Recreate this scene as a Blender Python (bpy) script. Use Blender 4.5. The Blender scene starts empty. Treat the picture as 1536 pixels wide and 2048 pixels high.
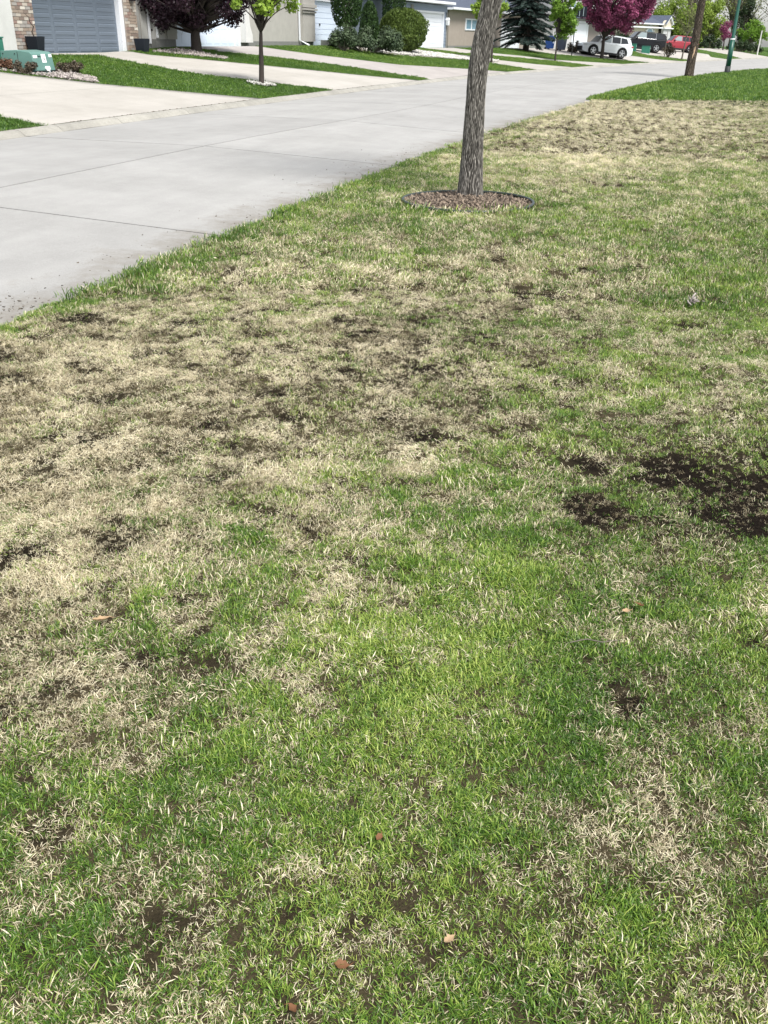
import bpy, bmesh, math, random
import numpy as np
from math import sin, cos, pi, radians, hypot, atan2
from mathutils import Vector, Matrix
random.seed(7)
rng = np.random.default_rng(11)
SC = bpy.context.scene
COL = SC.collection

# ------------------------------------------------------------------ camera
cam_data = bpy.data.cameras.new('camera')
cam = bpy.data.objects.new('camera', cam_data); COL.objects.link(cam)
SC.camera = cam
PITCH, ROLL, YAW = math.atan(947/1802), radians(0.97), radians(17.1)
fw = Vector((-sin(YAW)*cos(PITCH), cos(YAW)*cos(PITCH), -sin(PITCH)))
rt = Vector((cos(YAW), sin(YAW), 0)); up = rt.cross(fw)
r2 = rt*cos(ROLL)+up*sin(ROLL); u2 = -rt*sin(ROLL)+up*cos(ROLL)
M = Matrix((r2, u2, -fw)).transposed().to_4x4(); M.translation = (0, 0, 1.6)
cam.matrix_world = M
cam_data.sensor_fit = 'VERTICAL'; cam_data.sensor_height = 36; cam_data.lens = 36*1802/2048
cam_data.clip_start = 0.05; cam_data.clip_end = 3000

# ------------------------------------------------------------------ light
SUN_EL, SUN_AZ = radians(56), radians(128)      # azimuth clockwise from +Y
w = bpy.data.worlds.new('World'); SC.world = w; w.use_nodes = True
nt = w.node_tree; bg = nt.nodes['Background']
sky = nt.nodes.new('ShaderNodeTexSky'); sky.sky_type = 'NISHITA'; sky.sun_disc = False
sky.sun_elevation = SUN_EL; sky.sun_rotation = SUN_AZ; sky.dust_density = 1.5; sky.air_density = 1.0
sky.ozone_density = 1.0
hs = nt.nodes.new('ShaderNodeHueSaturation'); hs.inputs['Saturation'].default_value = 0.30
nt.links.new(sky.outputs[0], hs.inputs['Color']); nt.links.new(hs.outputs[0], bg.inputs['Color'])
bg.inputs['Strength'].default_value = 0.135
sl = bpy.data.lights.new('sun', 'SUN'); sl.energy = 3.3; sl.angle = radians(20); sl.color = (1.0, 0.97, 0.92)
so = bpy.data.objects.new('sun', sl); COL.objects.link(so)
sd = Vector((sin(SUN_AZ)*cos(SUN_EL), cos(SUN_AZ)*cos(SUN_EL), sin(SUN_EL)))
so.rotation_euler = sd.to_track_quat('Z', 'Y').to_euler(); so.location = (5, -5, 20)
SC.view_settings.view_transform = 'Standard'; SC.view_settings.look = 'None'
SC.view_settings.gamma = 1.0; SC.view_settings.exposure = 0.68
SC.render.engine = 'CYCLES'

# ------------------------------------------------------------------ terrain functions
FAR = [(-60, -10.9), (0, -10.9), (13, -10.95), (20, -11.0), (28, -10.95), (33, -10.85), (40, -10.6), (52, -9.9), (61, -8.7), (79, -6.), (89, -4.2), (105, -.4), (133, 5.5), (176, 16), (260, 50)]
NEAR = [(-60, -4.2), (0, -4.2), (13, -4.21), (20.5, -4.08), (26.7, -3.71), (34.9, -3.17), (47, -2.1), (60.7, -.54), (73.7, 1.79), (87.6, 5.21), (105, 11.5), (133, 24), (176, 46), (260, 110)]
CEN = [(-60, -7.55), (0, -7.55), (14, -7.55), (17, -7.45), (20, -7.3), (25, -7.05), (33, -6.9), (40, -6.5), (52, -5.6), (61, -4.6), (79, -1.4), (89, .8), (105, 5.5), (133, 14.5), (176, 31), (260, 80)]
def _hermite(T):
    ys = np.array([a for a, b in T], float); xs = np.array([b for a, b in T], float)
    h = np.diff(ys); d = np.diff(xs)/h
    m = np.zeros(len(ys)); m[0] = d[0]; m[-1] = d[-1]
    for i in range(1, len(ys)-1):
        m[i] = 0 if d[i-1]*d[i] <= 0 else 2*d[i-1]*d[i]/(d[i-1]+d[i])
    def fn(y):
        y = np.clip(np.asarray(y, float), ys[0], ys[-1]); i = np.clip(np.searchsorted(ys, y)-1, 0, len(h)-1)
        t = (y-ys[i])/h[i]; a = xs[i]; b = xs[i+1]
        return (2*t**3-3*t**2+1)*a+(t**3-2*t**2+t)*h[i]*m[i]+(-2*t**3+3*t**2)*b+(t**3-t**2)*h[i]*m[i+1]
    return fn
farx, nearx, cenx = _hermite(FAR), _hermite(NEAR), _hermite(CEN)
KW = 0.30                                    # kerb width
def zs(s, y):                                # height of the far side at s metres behind the kerb
    m = np.interp(y, [0, 30, 36, 50, 60, 75, 300], [1, 1, 1.19, 1.19, 1.1, 1.04, 1.0])
    return 0.10+0.93*m*np.clip(np.asarray(s, float)/8.0, 0, 1)
def tz(x, y): return float(zs(farx(y)-KW-x, y))
def sxy(s, y): return (float(farx(y))-KW-s, y)
LZ = -0.14                                   # level of the near lawn

# ------------------------------------------------------------------ value noise
def vnoise(x, y, seed=0):
    x = np.asarray(x, float); y = np.asarray(y, float)
    xi = np.floor(x).astype(np.int64); yi = np.floor(y).astype(np.int64)
    fx = x-xi; fy = y-yi; fx = fx*fx*(3-2*fx); fy = fy*fy*(3-2*fy)
    def h(a, b):
        n = (a*374761393+b*668265263+seed*1442695041) & 0xffffffff
        n = ((n ^ (n >> 13))*1274126177) & 0xffffffff
        n = (n ^ (n >> 16))*2246822519 & 0xffffffff
        return ((n ^ (n >> 15)) & 0xffffff)/float(0xffffff)
    return (h(xi, yi)*(1-fx)+h(xi+1, yi)*fx)*(1-fy)+(h(xi, yi+1)*(1-fx)+h(xi+1, yi+1)*fx)*fy
def fbm(x, y, seed=0, o=3):
    r = 0; a = .5; t = 0
    for i in range(o):
        r = r+a*vnoise(x*2**i, y*2**i, seed+i*17); t += a; a *= .5
    return r/t

# ------------------------------------------------------------------ materials
def mat(name, col, rough=0.8, var=0.0, scale=8.0, bump=0.0, bscale=60.0, metal=0.0, spec=0.3, col2=None, c2scale=1.5, coat=0.0, bdist=0.01, trans=0.0):
    m = bpy.data.materials.new(name); m.use_nodes = True; n = m.node_tree; b = n.nodes['Principled BSDF']
    b.inputs['Roughness'].default_value = rough; b.inputs['Metallic'].default_value = metal
    b.inputs['Specular IOR Level'].default_value = spec; b.inputs['Coat Weight'].default_value = coat
    tc = n.nodes.new('ShaderNodeTexCoord'); src = None
    base = n.nodes.new('ShaderNodeRGB'); base.outputs[0].default_value = (*col, 1); src = base.outputs[0]
    if col2:
        nz = n.nodes.new('ShaderNodeTexNoise'); nz.inputs['Scale'].default_value = c2scale; nz.inputs['Detail'].default_value = 6; nz.inputs['Roughness'].default_value = .65
        n.links.new(tc.outputs['Object'], nz.inputs['Vector'])
        rp = n.nodes.new('ShaderNodeValToRGB'); rp.color_ramp.elements[0].position = .38; rp.color_ramp.elements[1].position = .62
        rp.color_ramp.elements[0].color = (*col, 1); rp.color_ramp.elements[1].color = (*col2, 1)
        n.links.new(nz.outputs[0], rp.inputs[0]); src = rp.outputs[0]
    if var:
        nz = n.nodes.new('ShaderNodeTexNoise'); nz.inputs['Scale'].default_value = scale; nz.inputs['Detail'].default_value = 8; nz.inputs['Roughness'].default_value = .7
        n.links.new(tc.outputs['Object'], nz.inputs['Vector'])
        mr = n.nodes.new('ShaderNodeMapRange'); mr.inputs[1].default_value = .25; mr.inputs[2].default_value = .75
        mr.inputs[3].default_value = 1-var; mr.inputs[4].default_value = 1+var; n.links.new(nz.outputs[0], mr.inputs[0])
        mx = n.nodes.new('ShaderNodeVectorMath'); mx.operation = 'SCALE'
        n.links.new(src, mx.inputs[0]); n.links.new(mr.outputs[0], mx.inputs['Scale']); src = mx.outputs[0]
    n.links.new(src, b.inputs['Base Color'])
    if bump:
        nz = n.nodes.new('ShaderNodeTexNoise'); nz.inputs['Scale'].default_value = bscale; nz.inputs['Detail'].default_value = 5
        n.links.new(tc.outputs['Object'], nz.inputs['Vector'])
        bp = n.nodes.new('ShaderNodeBump'); bp.inputs['Strength'].default_value = bump; bp.inputs['Distance'].default_value = bdist
        n.links.new(nz.outputs[0], bp.inputs['Height']); n.links.new(bp.outputs[0], b.inputs['Normal'])
    if trans:
        out = n.nodes['Material Output']; tr = n.nodes.new('ShaderNodeBsdfTranslucent'); ms = n.nodes.new('ShaderNodeMixShader')
        ms.inputs[0].default_value = trans; n.links.new(src, tr.inputs[0]); n.links.new(b.outputs[0], ms.inputs[1]); n.links.new(tr.outputs[0], ms.inputs[2])
        n.links.new(ms.outputs[0], out.inputs['Surface'])
    return m
def leafmat(name, ca, cb, rough=.5, trans=.3):
    """foliage: each leaf gets its own tone from the 'rnd' attribute"""
    m = bpy.data.materials.new(name); m.use_nodes = True; n = m.node_tree; b = n.nodes['Principled BSDF']
    at = n.nodes.new('ShaderNodeAttribute'); at.attribute_name = 'rnd'
    rp = n.nodes.new('ShaderNodeValToRGB'); rp.color_ramp.elements[0].color = (*ca, 1); rp.color_ramp.elements[1].color = (*cb, 1)
    n.links.new(at.outputs['Fac'], rp.inputs[0]); n.links.new(rp.outputs[0], b.inputs['Base Color'])
    b.inputs['Roughness'].default_value = rough; b.inputs['Specular IOR Level'].default_value = .3
    out = n.nodes['Material Output']; tr = n.nodes.new('ShaderNodeBsdfTranslucent'); ms = n.nodes.new('ShaderNodeMixShader')
    ms.inputs[0].default_value = trans; n.links.new(rp.outputs[0], tr.inputs[0]); n.links.new(b.outputs[0], ms.inputs[1]); n.links.new(tr.outputs[0], ms.inputs[2])
    n.links.new(ms.outputs[0], out.inputs['Surface'])
    return m

# ------------------------------------------------------------------ object helpers
def tag(o, label=None, cat=None, group=None, kind=None):
    if label: o['label'] = label
    if cat: o['category'] = cat
    if group: o['group'] = group
    if kind: o['kind'] = kind
    return o
def empty(name, loc=(0, 0, 0), rz=0.0):
    o = bpy.data.objects.new(name, None); COL.objects.link(o); o.location = loc; o.rotation_euler = (0, 0, rz); o.empty_display_size = .3
    return o
class MB:
    def __init__(s): s.v = []; s.f = []; s.mi = []; s.k = 0
    def add(s, vs, fs, mi=None):
        b = len(s.v); s.v += [tuple(map(float, p)) for p in vs]; s.f += [tuple(b+i for i in q) for q in fs]; s.mi += [s.k if mi is None else mi]*len(fs); return s
    def box(s, x0, x1, y0, y1, z0, z1, mi=None):
        vs = [(x0, y0, z0), (x1, y0, z0), (x1, y1, z0), (x0, y1, z0), (x0, y0, z1), (x1, y0, z1), (x1, y1, z1), (x0, y1, z1)]
        return s.add(vs, [(0, 3, 2, 1), (4, 5, 6, 7), (0, 1, 5, 4), (1, 2, 6, 5), (2, 3, 7, 6), (3, 0, 4, 7)], mi)
    def tube(s, pts, rad, n=8, cap=True, mi=None):
        pts = [Vector(p) for p in pts]; rad = rad if hasattr(rad, '__len__') else [rad]*len(pts); vs = []; fs = []
        ref = Vector((0, 0, 1))
        for i, p in enumerate(pts):
            t = (pts[min(i+1, len(pts)-1)]-pts[max(i-1, 0)]).normalized()
            if abs(t.z) > .95: ref = Vector((0, 1, 0))
            else: ref = Vector((0, 0, 1))
            a = t.cross(ref).normalized(); b = t.cross(a)
            if i and (a.dot(pa) < 0): a = -a; b = -b
            pa = a
            for k in range(n):
                an = 2*pi*k/n; vs.append(p+(a*cos(an)+b*sin(an))*rad[i])
        for i in range(len(pts)-1):
            for k in range(n):
                fs.append((i*n+k, i*n+(k+1) % n, (i+1)*n+(k+1) % n, (i+1)*n+k))
        if cap: fs.append(tuple(range(n-1, -1, -1))); fs.append(tuple(range((len(pts)-1)*n, len(pts)*n)))
        return s.add(vs, fs, mi)
    def prism(s, poly, a, b, axis='y', mi=None):
        """poly: 2D outline; extruded from a to b along axis"""
        n = len(poly)
        def P(u, v, w):
            return {'y': (u, w, v), 'x': (w, u, v), 'z': (u, v, w)}[axis]
        vs = [P(u, v, a) for u, v in poly]+[P(u, v, b) for u, v in poly]
        return s.add(vs, [tuple(range(n)), tuple(range(2*n-1, n-1, -1))]+[(i, i+n, (i+1) % n+n, (i+1) % n) for i in range(n)], mi)
    def build(s, name, m, parent=None, smooth=False, bevel=0.0):
        me = bpy.data.meshes.new(name); me.from_pydata(s.v, [], s.f)
        for x in (m if isinstance(m, (list, tuple)) else [m]): me.materials.append(x)
        if any(s.mi): me.polygons.foreach_set('material_index', s.mi)
        bm = bmesh.new(); bm.from_mesh(me); bmesh.ops.recalc_face_normals(bm, faces=bm.faces); bm.to_mesh(me); bm.free()
        if smooth: me.polygons.foreach_set('use_smooth', [True]*len(me.polygons))
        o = bpy.data.objects.new(name, me); COL.objects.link(o)
        if parent: o.parent = parent
        if bevel:
            md = o.modifiers.new('bevel', 'BEVEL'); md.width = bevel; md.segments = 2; md.limit_method = 'ANGLE'
        return o
def npmesh(name, V, F, m, parent=None, attrs=None, smooth=False, link=True):
    """V (n,3), F (k,3|4) arrays"""
    me = bpy.data.meshes.new(name); V = np.asarray(V, np.float32); F = np.asarray(F, np.int32); k = F.shape[1]
    me.vertices.add(len(V)); me.vertices.foreach_set('co', V.ravel())
    me.loops.add(F.size); me.loops.foreach_set('vertex_index', F.ravel())
    me.polygons.add(len(F)); me.polygons.foreach_set('loop_start', np.arange(0, F.size, k, dtype=np.int32))
    me.polygons.foreach_set('loop_total', np.full(len(F), k, dtype=np.int32))
    if smooth: me.polygons.foreach_set('use_smooth', np.ones(len(F), bool))
    if m: me.materials.append(m)
    for a, (dom, arr) in (attrs or {}).items():
        at = me.attributes.new(a, 'FLOAT', dom); at.data.foreach_set('value', np.asarray(arr, np.float32))
    me.update(calc_edges=True)
    o = bpy.data.objects.new(name, me)
    if link: COL.objects.link(o)
    if parent: o.parent = parent
    return o
def gridmesh(name, X, Y, Z, m, parent=None, smooth=True, attrs=None):
    r, c = X.shape; V = np.stack([X, Y, Z], -1).reshape(-1, 3); i = np.arange(r*c).reshape(r, c)
    F = np.stack([i[:-1, :-1], i[:-1, 1:], i[1:, 1:], i[1:, :-1]], -1).reshape(-1, 4)
    return npmesh(name, V, F, m, parent, attrs, smooth)
def copy_tree(o, parent=None):
    c = o.copy(); COL.objects.link(c); c.parent = parent
    for ch in list(o.children): copy_tree(ch, c)
    return c
# ------------------------------------------------------------------ materials used below
def concrete(name, col, col2, speck=.12, stain=0.0):
    m = mat(name, col, .9, var=speck*.5, scale=3.0, bump=.35, bscale=140, col2=col2, c2scale=.55, bdist=.004)
    n = m.node_tree; b = n.nodes['Principled BSDF']; src = b.inputs['Base Color'].links[0].from_socket
    tc = n.nodes.new('ShaderNodeTexCoord')
    geo = n.nodes.new('ShaderNodeNewGeometry')
    nz = n.nodes.new('ShaderNodeTexNoise'); nz.inputs['Scale'].default_value = 90; nz.inputs['Detail'].default_value = 4
    n.links.new(geo.outputs['Position'], nz.inputs['Vector'])
    mr = n.nodes.new('ShaderNodeMapRange'); mr.inputs[1].default_value = .3; mr.inputs[2].default_value = .7; mr.inputs[3].default_value = 1-speck; mr.inputs[4].default_value = 1+speck*.6
    n.links.new(nz.outputs[0], mr.inputs[0])
    # brushed / traffic streaks running along the street
    mp = n.nodes.new('ShaderNodeMapping'); mp.inputs['Scale'].default_value = (2.6, .22, 1)
    n.links.new(geo.outputs['Position'], mp.inputs['Vector'])
    n2 = n.nodes.new('ShaderNodeTexNoise'); n2.inputs['Scale'].default_value = 1.0; n2.inputs['Detail'].default_value = 7; n2.inputs['Roughness'].default_value = .7
    n.links.new(mp.outputs[0], n2.inputs['Vector'])
    m2 = n.nodes.new('ShaderNodeMapRange'); m2.inputs[1].default_value = .3; m2.inputs[2].default_value = .7; m2.inputs[3].default_value = .94; m2.inputs[4].default_value = 1.04
    n.links.new(n2.outputs[0], m2.inputs[0])
    oi = n.nodes.new('ShaderNodeObjectInfo'); mo = n.nodes.new('ShaderNodeMapRange'); mo.inputs[3].default_value = .955; mo.inputs[4].default_value = 1.035; n.links.new(oi.outputs['Random'], mo.inputs[0])
    mq = n.nodes.new('ShaderNodeMath'); mq.operation = 'MULTIPLY'; n.links.new(mr.outputs[0], mq.inputs[0]); n.links.new(mo.outputs[0], mq.inputs[1])
    mu = n.nodes.new('ShaderNodeMath'); mu.operation = 'MULTIPLY'; n.links.new(mq.outputs[0], mu.inputs[0]); n.links.new(m2.outputs[0], mu.inputs[1])
    sc = n.nodes.new('ShaderNodeVectorMath'); sc.operation = 'SCALE'; n.links.new(src, sc.inputs[0]); n.links.new(mu.outputs[0], sc.inputs['Scale'])
    # soil washed on to the edge beside the lawn
    at = n.nodes.new('ShaderNodeAttribute'); at.attribute_name = 'edge'
    n3 = n.nodes.new('ShaderNodeTexNoise'); n3.inputs['Scale'].default_value = 2.2; n3.inputs['Detail'].default_value = 9; n3.inputs['Roughness'].default_value = .78; n.links.new(geo.outputs['Position'], n3.inputs['Vector'])
    ma = n.nodes.new('ShaderNodeMath'); ma.operation = 'MULTIPLY_ADD'; ma.inputs[1].default_value = .42; n.links.new(at.outputs['Fac'], ma.inputs[0]); n.links.new(n3.outputs[0], ma.inputs[2])
    r3 = n.nodes.new('ShaderNodeMapRange'); r3.inputs[1].default_value = .70; r3.inputs[2].default_value = .98; r3.inputs[3].default_value = 0; r3.inputs[4].default_value = .75; n.links.new(ma.outputs[0], r3.inputs[0])
    mx = n.nodes.new('ShaderNodeMix'); mx.data_type = 'RGBA'; mx.inputs['B'].default_value = (.17, .15, .12, 1); n.links.new(r3.outputs[0], mx.inputs['Factor']); n.links.new(sc.outputs[0], mx.inputs['A'])
    n.links.new(mx.outputs['Result'], b.inputs['Base Color'])
    return m
M_road = concrete('road_concrete', (.315, .31, .298), (.36, .354, .342))
M_kerb = concrete('kerb_concrete', (.29, .28, .25), (.37, .355, .315), .35)
M_drive = concrete('driveway_concrete', (.38, .358, .322), (.43, .406, .370), .10)
M_drive_pink = concrete('driveway_concrete_aged', (.345, .318, .30), (.39, .36, .34), .10)
M_joint = mat('joint_dirt', (.10, .095, .085), .95)
M_soil = None
def soilmat(name, ca, cb, cc):
    m = bpy.data.materials.new(name); m.use_nodes = True; n = m.node_tree; b = n.nodes['Principled BSDF']; b.inputs['Roughness'].default_value = .95; b.inputs['Specular IOR Level'].default_value = .03
    geo = n.nodes.new('ShaderNodeNewGeometry')
    nz = n.nodes.new('ShaderNodeTexNoise'); nz.inputs['Scale'].default_value = 70; nz.inputs['Detail'].default_value = 8; nz.inputs['Roughness'].default_value = .75
    n.links.new(geo.outputs['Position'], nz.inputs['Vector'])
    rp = n.nodes.new('ShaderNodeValToRGB'); e = rp.color_ramp.elements; e[0].position = .35; e[0].color = (*ca, 1); e[1].position = .62; e[1].color = (*cb, 1)
    n.links.new(nz.outputs[0], rp.inputs[0])
    at = n.nodes.new('ShaderNodeAttribute'); at.attribute_name = 'thatch'
    mx = n.nodes.new('ShaderNodeMix'); mx.data_type = 'RGBA'; mx.inputs['B'].default_value = (*cc, 1)
    n2 = n.nodes.new('ShaderNodeTexNoise'); n2.inputs['Scale'].default_value = 160; n2.inputs['Detail'].default_value = 3; n.links.new(geo.outputs['Position'], n2.inputs['Vector'])
    ml = n.nodes.new('ShaderNodeMath'); ml.operation = 'MULTIPLY'; n.links.new(at.outputs['Fac'], ml.inputs[0]); n.links.new(n2.outputs[0], ml.inputs[1])
    n.links.new(ml.outputs[0], mx.inputs['Factor']); n.links.new(rp.outputs[0], mx.inputs['A']); n.links.new(mx.outputs['Result'], b.inputs['Base Color'])
    bp = n.nodes.new('ShaderNodeBump'); bp.inputs['Strength'].default_value = .8; bp.inputs['Distance'].default_value = .01; n.links.new(nz.outputs[0], bp.inputs['Height']); n.links.new(bp.outputs[0], b.inputs['Normal'])
    return m
M_soil = soilmat('lawn_soil', (.003, .0025, .002), (.017, .013, .0095), (.13, .108, .062))
M_turf = mat('turf_base', (.04, .09, .015), .95, var=.4, scale=3, bump=.6, bscale=80, col2=(.055, .115, .02), c2scale=2.5)
M_ground = mat('far_ground', (.06, .11, .03), .95, var=.3, scale=.3)

# ------------------------------------------------------------------ ground, road, kerb
g = MB(); g.box(-900, 900, -300, 1500, -3.0, -1.0); g = g.build('ground', M_ground); tag(g, kind='structure')

# road bed (dark, shows in the joints) and concrete slabs
ys = np.concatenate([np.arange(-12, 120, 1.5), np.arange(120, 258, 4)])
Y = np.repeat(ys[:, None], 2, 1)
def road_z(x, y):
    c = cenx(y); nx = nearx(y); return np.where(x > c, LZ*(x-c)/(nx-c), 0.0)
X = np.stack([farx(ys)-KW, nearx(ys)+.12], 1)
Xc = np.stack([farx(ys)-KW-.1, cenx(ys), nearx(ys)+.12], 1)
bed = gridmesh('road', Xc, np.repeat(ys[:, None], 3, 1), np.stack([0*ys-.035, 0*ys-.035, 0*ys+LZ-.035], 1), M_joint)
tag(bed, kind='structure')
jy = [-9.8, -3.8, 2.2, 8.2, 14.2, 20.15, 26.15]+[26.15+6*i for i in range(1, 30)]
def slab(y0, y1, lane):
    n = 5; g2 = .017
    def row(yc):
        t = float(cenx(yc+.5)-cenx(yc-.5)); c = float(cenx(yc))
        if lane == 'far':
            ye = yc+t*3.5; a = (float(farx(ye))+.006, ye, 0.0); b = (c-g2, yc, 0.0)
        else:
            ye = yc-t*3.4; a = (c+g2, yc, 0.0); b = (float(nearx(ye)), ye, LZ)
        return a, b
    V = []; F = []; ed = []
    for i in range(n):
        yc = y0+g2+(y1-y0-2*g2)*i/(n-1); a, b = row(yc); ln_ = hypot(b[0]-a[0], b[1]-a[1]); q = max(0, 1-1.1/ln_); mid = tuple(a[j]+(b[j]-a[j])*q for j in range(3))
        V += [a, mid, b, (a[0], a[1], a[2]-.12), (b[0], b[1], b[2]-.12)]; ed += [0, 0, 1.0 if lane == 'near' else 0, 0, 0]
    for i in range(n-1):
        k = 5*i; F += [(k, k+1, k+6, k+5), (k+1, k+2, k+7, k+6), (k, k+5, k+8, k+3), (k+2, k+4, k+9, k+7)]
    F += [(0, 3, 4, 2, 1), (5*n-5, 5*n-4, 5*n-3, 5*n-1, 5*n-2)]
    m = MB(); m.add(V, F); o = m.build('slab', M_road, bed)
    at_ = o.data.attributes.new('edge', 'FLOAT', 'POINT'); at_.data.foreach_set('value', np.array(ed, np.float32)); return o
for i in range(len(jy)-1):
    for lane in ('near', 'far'): slab(jy[i], jy[i+1], lane)

# rolled kerb, cast in segments
kerb = empty('kerb', (0, 0, 0)); tag(kerb, kind='structure')
prof = [(0.004, 0.002), (-.03, .012), (-.08, .055), (-.13, .085), (-.19, .10), (-.25, .104), (-.295, .10), (-.30, -.1)]
kj = sorted(jy+[15.3, 5.2, 11.2, 17.3])
for i in range(len(kj)-1):
    y0, y1 = kj[i]+.006, kj[i+1]-.006; n = max(3, int((y1-y0)/.5)+1); V = []; F = []
    for a in range(n):
        y = y0+(y1-y0)*a/(n-1); x = float(farx(y))
        for dx, dz in prof:
            V.append((x+dx, y, dz+random.uniform(-.003, .003)))
    k = len(prof)
    for a in range(n-1):
        for b in range(k-1): F.append((a*k+b, a*k+b+1, (a+1)*k+b+1, (a+1)*k+b))
    F.append(tuple(range(k))); F.append(tuple(range(n*k-1, (n-1)*k-1, -1)))
    m = MB(); m.add(V, F); m.build('kerb_segment', M_kerb, kerb, smooth=False)

# far side terrain sheet (turf colour) that the driveways and lawns lie on
ss = np.array([0, .5, 1, 2, 3, 4, 5, 6, 7, 7.5, 8, 9, 12, 20, 40, 90, 250.])
yy = np.concatenate([np.arange(-12, 110, 1.0), np.arange(110, 258, 3)])
S, YY = np.meshgrid(ss, yy); XX = farx(YY)-KW-S
o = gridmesh('terrain', XX, YY, zs(S, YY)-.05, M_turf); tag(o, kind='structure')

def bnd(tab):
    a = np.array(tab, float); return lambda s: np.interp(s, a[:, 0], a[:, 1])
B = [bnd([(0, -12), (8, -12)]),
 bnd([(0, 15.17), (.5, 15.2), (8, 15.3)]),
 bnd([(0, 24.75), (.5, 24.3), (1.3, 23.6), (3.3, 21.95), (5.3, 20.9), (8.4, 20.6)]),
 bnd([(0, 30.05), (1.5, 29.2), (3.6, 27.95), (6.1, 28.2), (7.5, 28.4), (7.72, 26.3), (8.4, 26.3)]),
 bnd([(0, 39.5), (1.9, 36.6), (3.3, 35), (4.9, 33.4), (6, 32.4), (7.2, 31.2), (8.4, 31.2)]),
 bnd([(0, 41), (1.9, 40.1), (3.9, 39), (5.3, 37.7), (6.8, 35.9), (8.4, 34.9)]),
 bnd([(0, 54.2), (1.8, 49.5), (3, 45.6), (5.8, 42.6), (7.5, 41.4), (8.4, 41.2)]),
 bnd([(0, 59), (3.3, 58), (4.5, 54), (5.7, 50.8), (7, 50.3), (8.4, 50)]),
 bnd([(0, 67.5), (1.4, 64.4), (3.4, 62), (5.3, 59.1), (8.4, 58)]),
 bnd([(0, 72.8), (2.6, 70.6), (4.7, 66.3), (6, 63.2), (8.4, 61)]),
 bnd([(0, 81.5), (1.4, 76.7), (2.7, 72.6), (4.7, 70.6), (5.9, 68.3), (8.4, 67)]),
 bnd([(0, 90), (2.6, 85), (4.3, 82), (5.1, 80), (6.5, 79), (8.4, 78.5)]),
 bnd([(0, 100.4), (1.3, 97), (3.7, 96.4), (8.4, 96)]),
 bnd([(0, 105.5), (1.1, 104.6), (2.2, 102.8), (4.5, 102.5), (6.5, 106), (8.4, 106)]),
 bnd([(0, 121), (1.6, 120), (3.3, 127), (8.4, 127)]),
 bnd([(0, 129.6), (3.3, 136), (8.4, 140)]),
 bnd([(0, 150), (3, 152), (8.4, 156)]),
 bnd([(0, 250), (8.4, 250)])]
def strip(name, ba, bb, m, dz, s0=0.012, s1=8.3, ns=24, nyy=14, skirt=True):
    s = np.linspace(s0, s1, ns); t = np.linspace(0, 1, nyy)
    ya, yb = ba(s), bb(s); Yg = ya[None, :]*(1-t[:, None])+yb[None, :]*t[:, None]; Sg = np.repeat(s[None, :], nyy, 0)
    Xg = farx(Yg)-KW-Sg; Zg = zs(Sg, Yg)+dz
    if skirt:
        Xg = np.vstack([Xg[:1], Xg, Xg[-1:]]); Yg = np.vstack([Yg[:1], Yg, Yg[-1:]]); Zg = np.vstack([Zg[:1]-.08, Zg, Zg[-1:]-.08])
    return gridmesh(name, Xg, Yg, Zg, m, smooth=False)
drives = [(1, 2, M_drive), (3, 4, M_drive), (5, 6, M_drive_pink), (7, 8, M_drive), (9, 10, M_drive), (11, 12, M_drive), (13, 14, M_drive), (15, 16, M_drive)]
for k, (a, b, m) in enumerate(drives):
    dj = .012
    if k == 0:       # nearest driveway: cast in panels with visible joints
        par = empty('driveway', (0, 0, 0)); tag(par, kind='structure')
        cuts = [0.012, 2.7, 5.4, 8.3]
        for i in range(3):
            o = strip('slab', B[a], B[b], m, 0.0, cuts[i]+.004, cuts[i+1]-.004, 12); o.parent = par
    else:
        o = strip('driveway', B[a], B[b], m, 0.0); tag(o, kind='structure')
LAWNS = [(0, 1), (2, 3), (4, 5), (6, 7), (8, 9), (10, 11), (12, 13), (14, 15), (16, 17)]
for a, b in LAWNS:
    o = strip('lawn', B[a], B[b], M_turf, .0); tag(o, kind='structure')

# near lawn soil
def band(y0, y1, ny, x1f, nx_, name, m, pw=1.6, amp=.012, fz=0.0):
    y = np.linspace(0, 1, ny); y = y0+(y1-y0)*y**1.6
    t = np.linspace(0, 1, nx_)**pw
    Yg = np.repeat(y[:, None], nx_, 1); x0 = nearx(y)+.003; Xg = x0[:, None]+(x1f-x0[:, None])*t[None, :]
    Zg = LZ+fz+(fbm(Xg*2.5, Yg*2.5, 3)-.5)*amp*3+(fbm(Xg*14, Yg*14, 8)-.5)*amp*2
    Zg[:, 0] = LZ-.03
    return Xg, Yg, Zg
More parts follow.
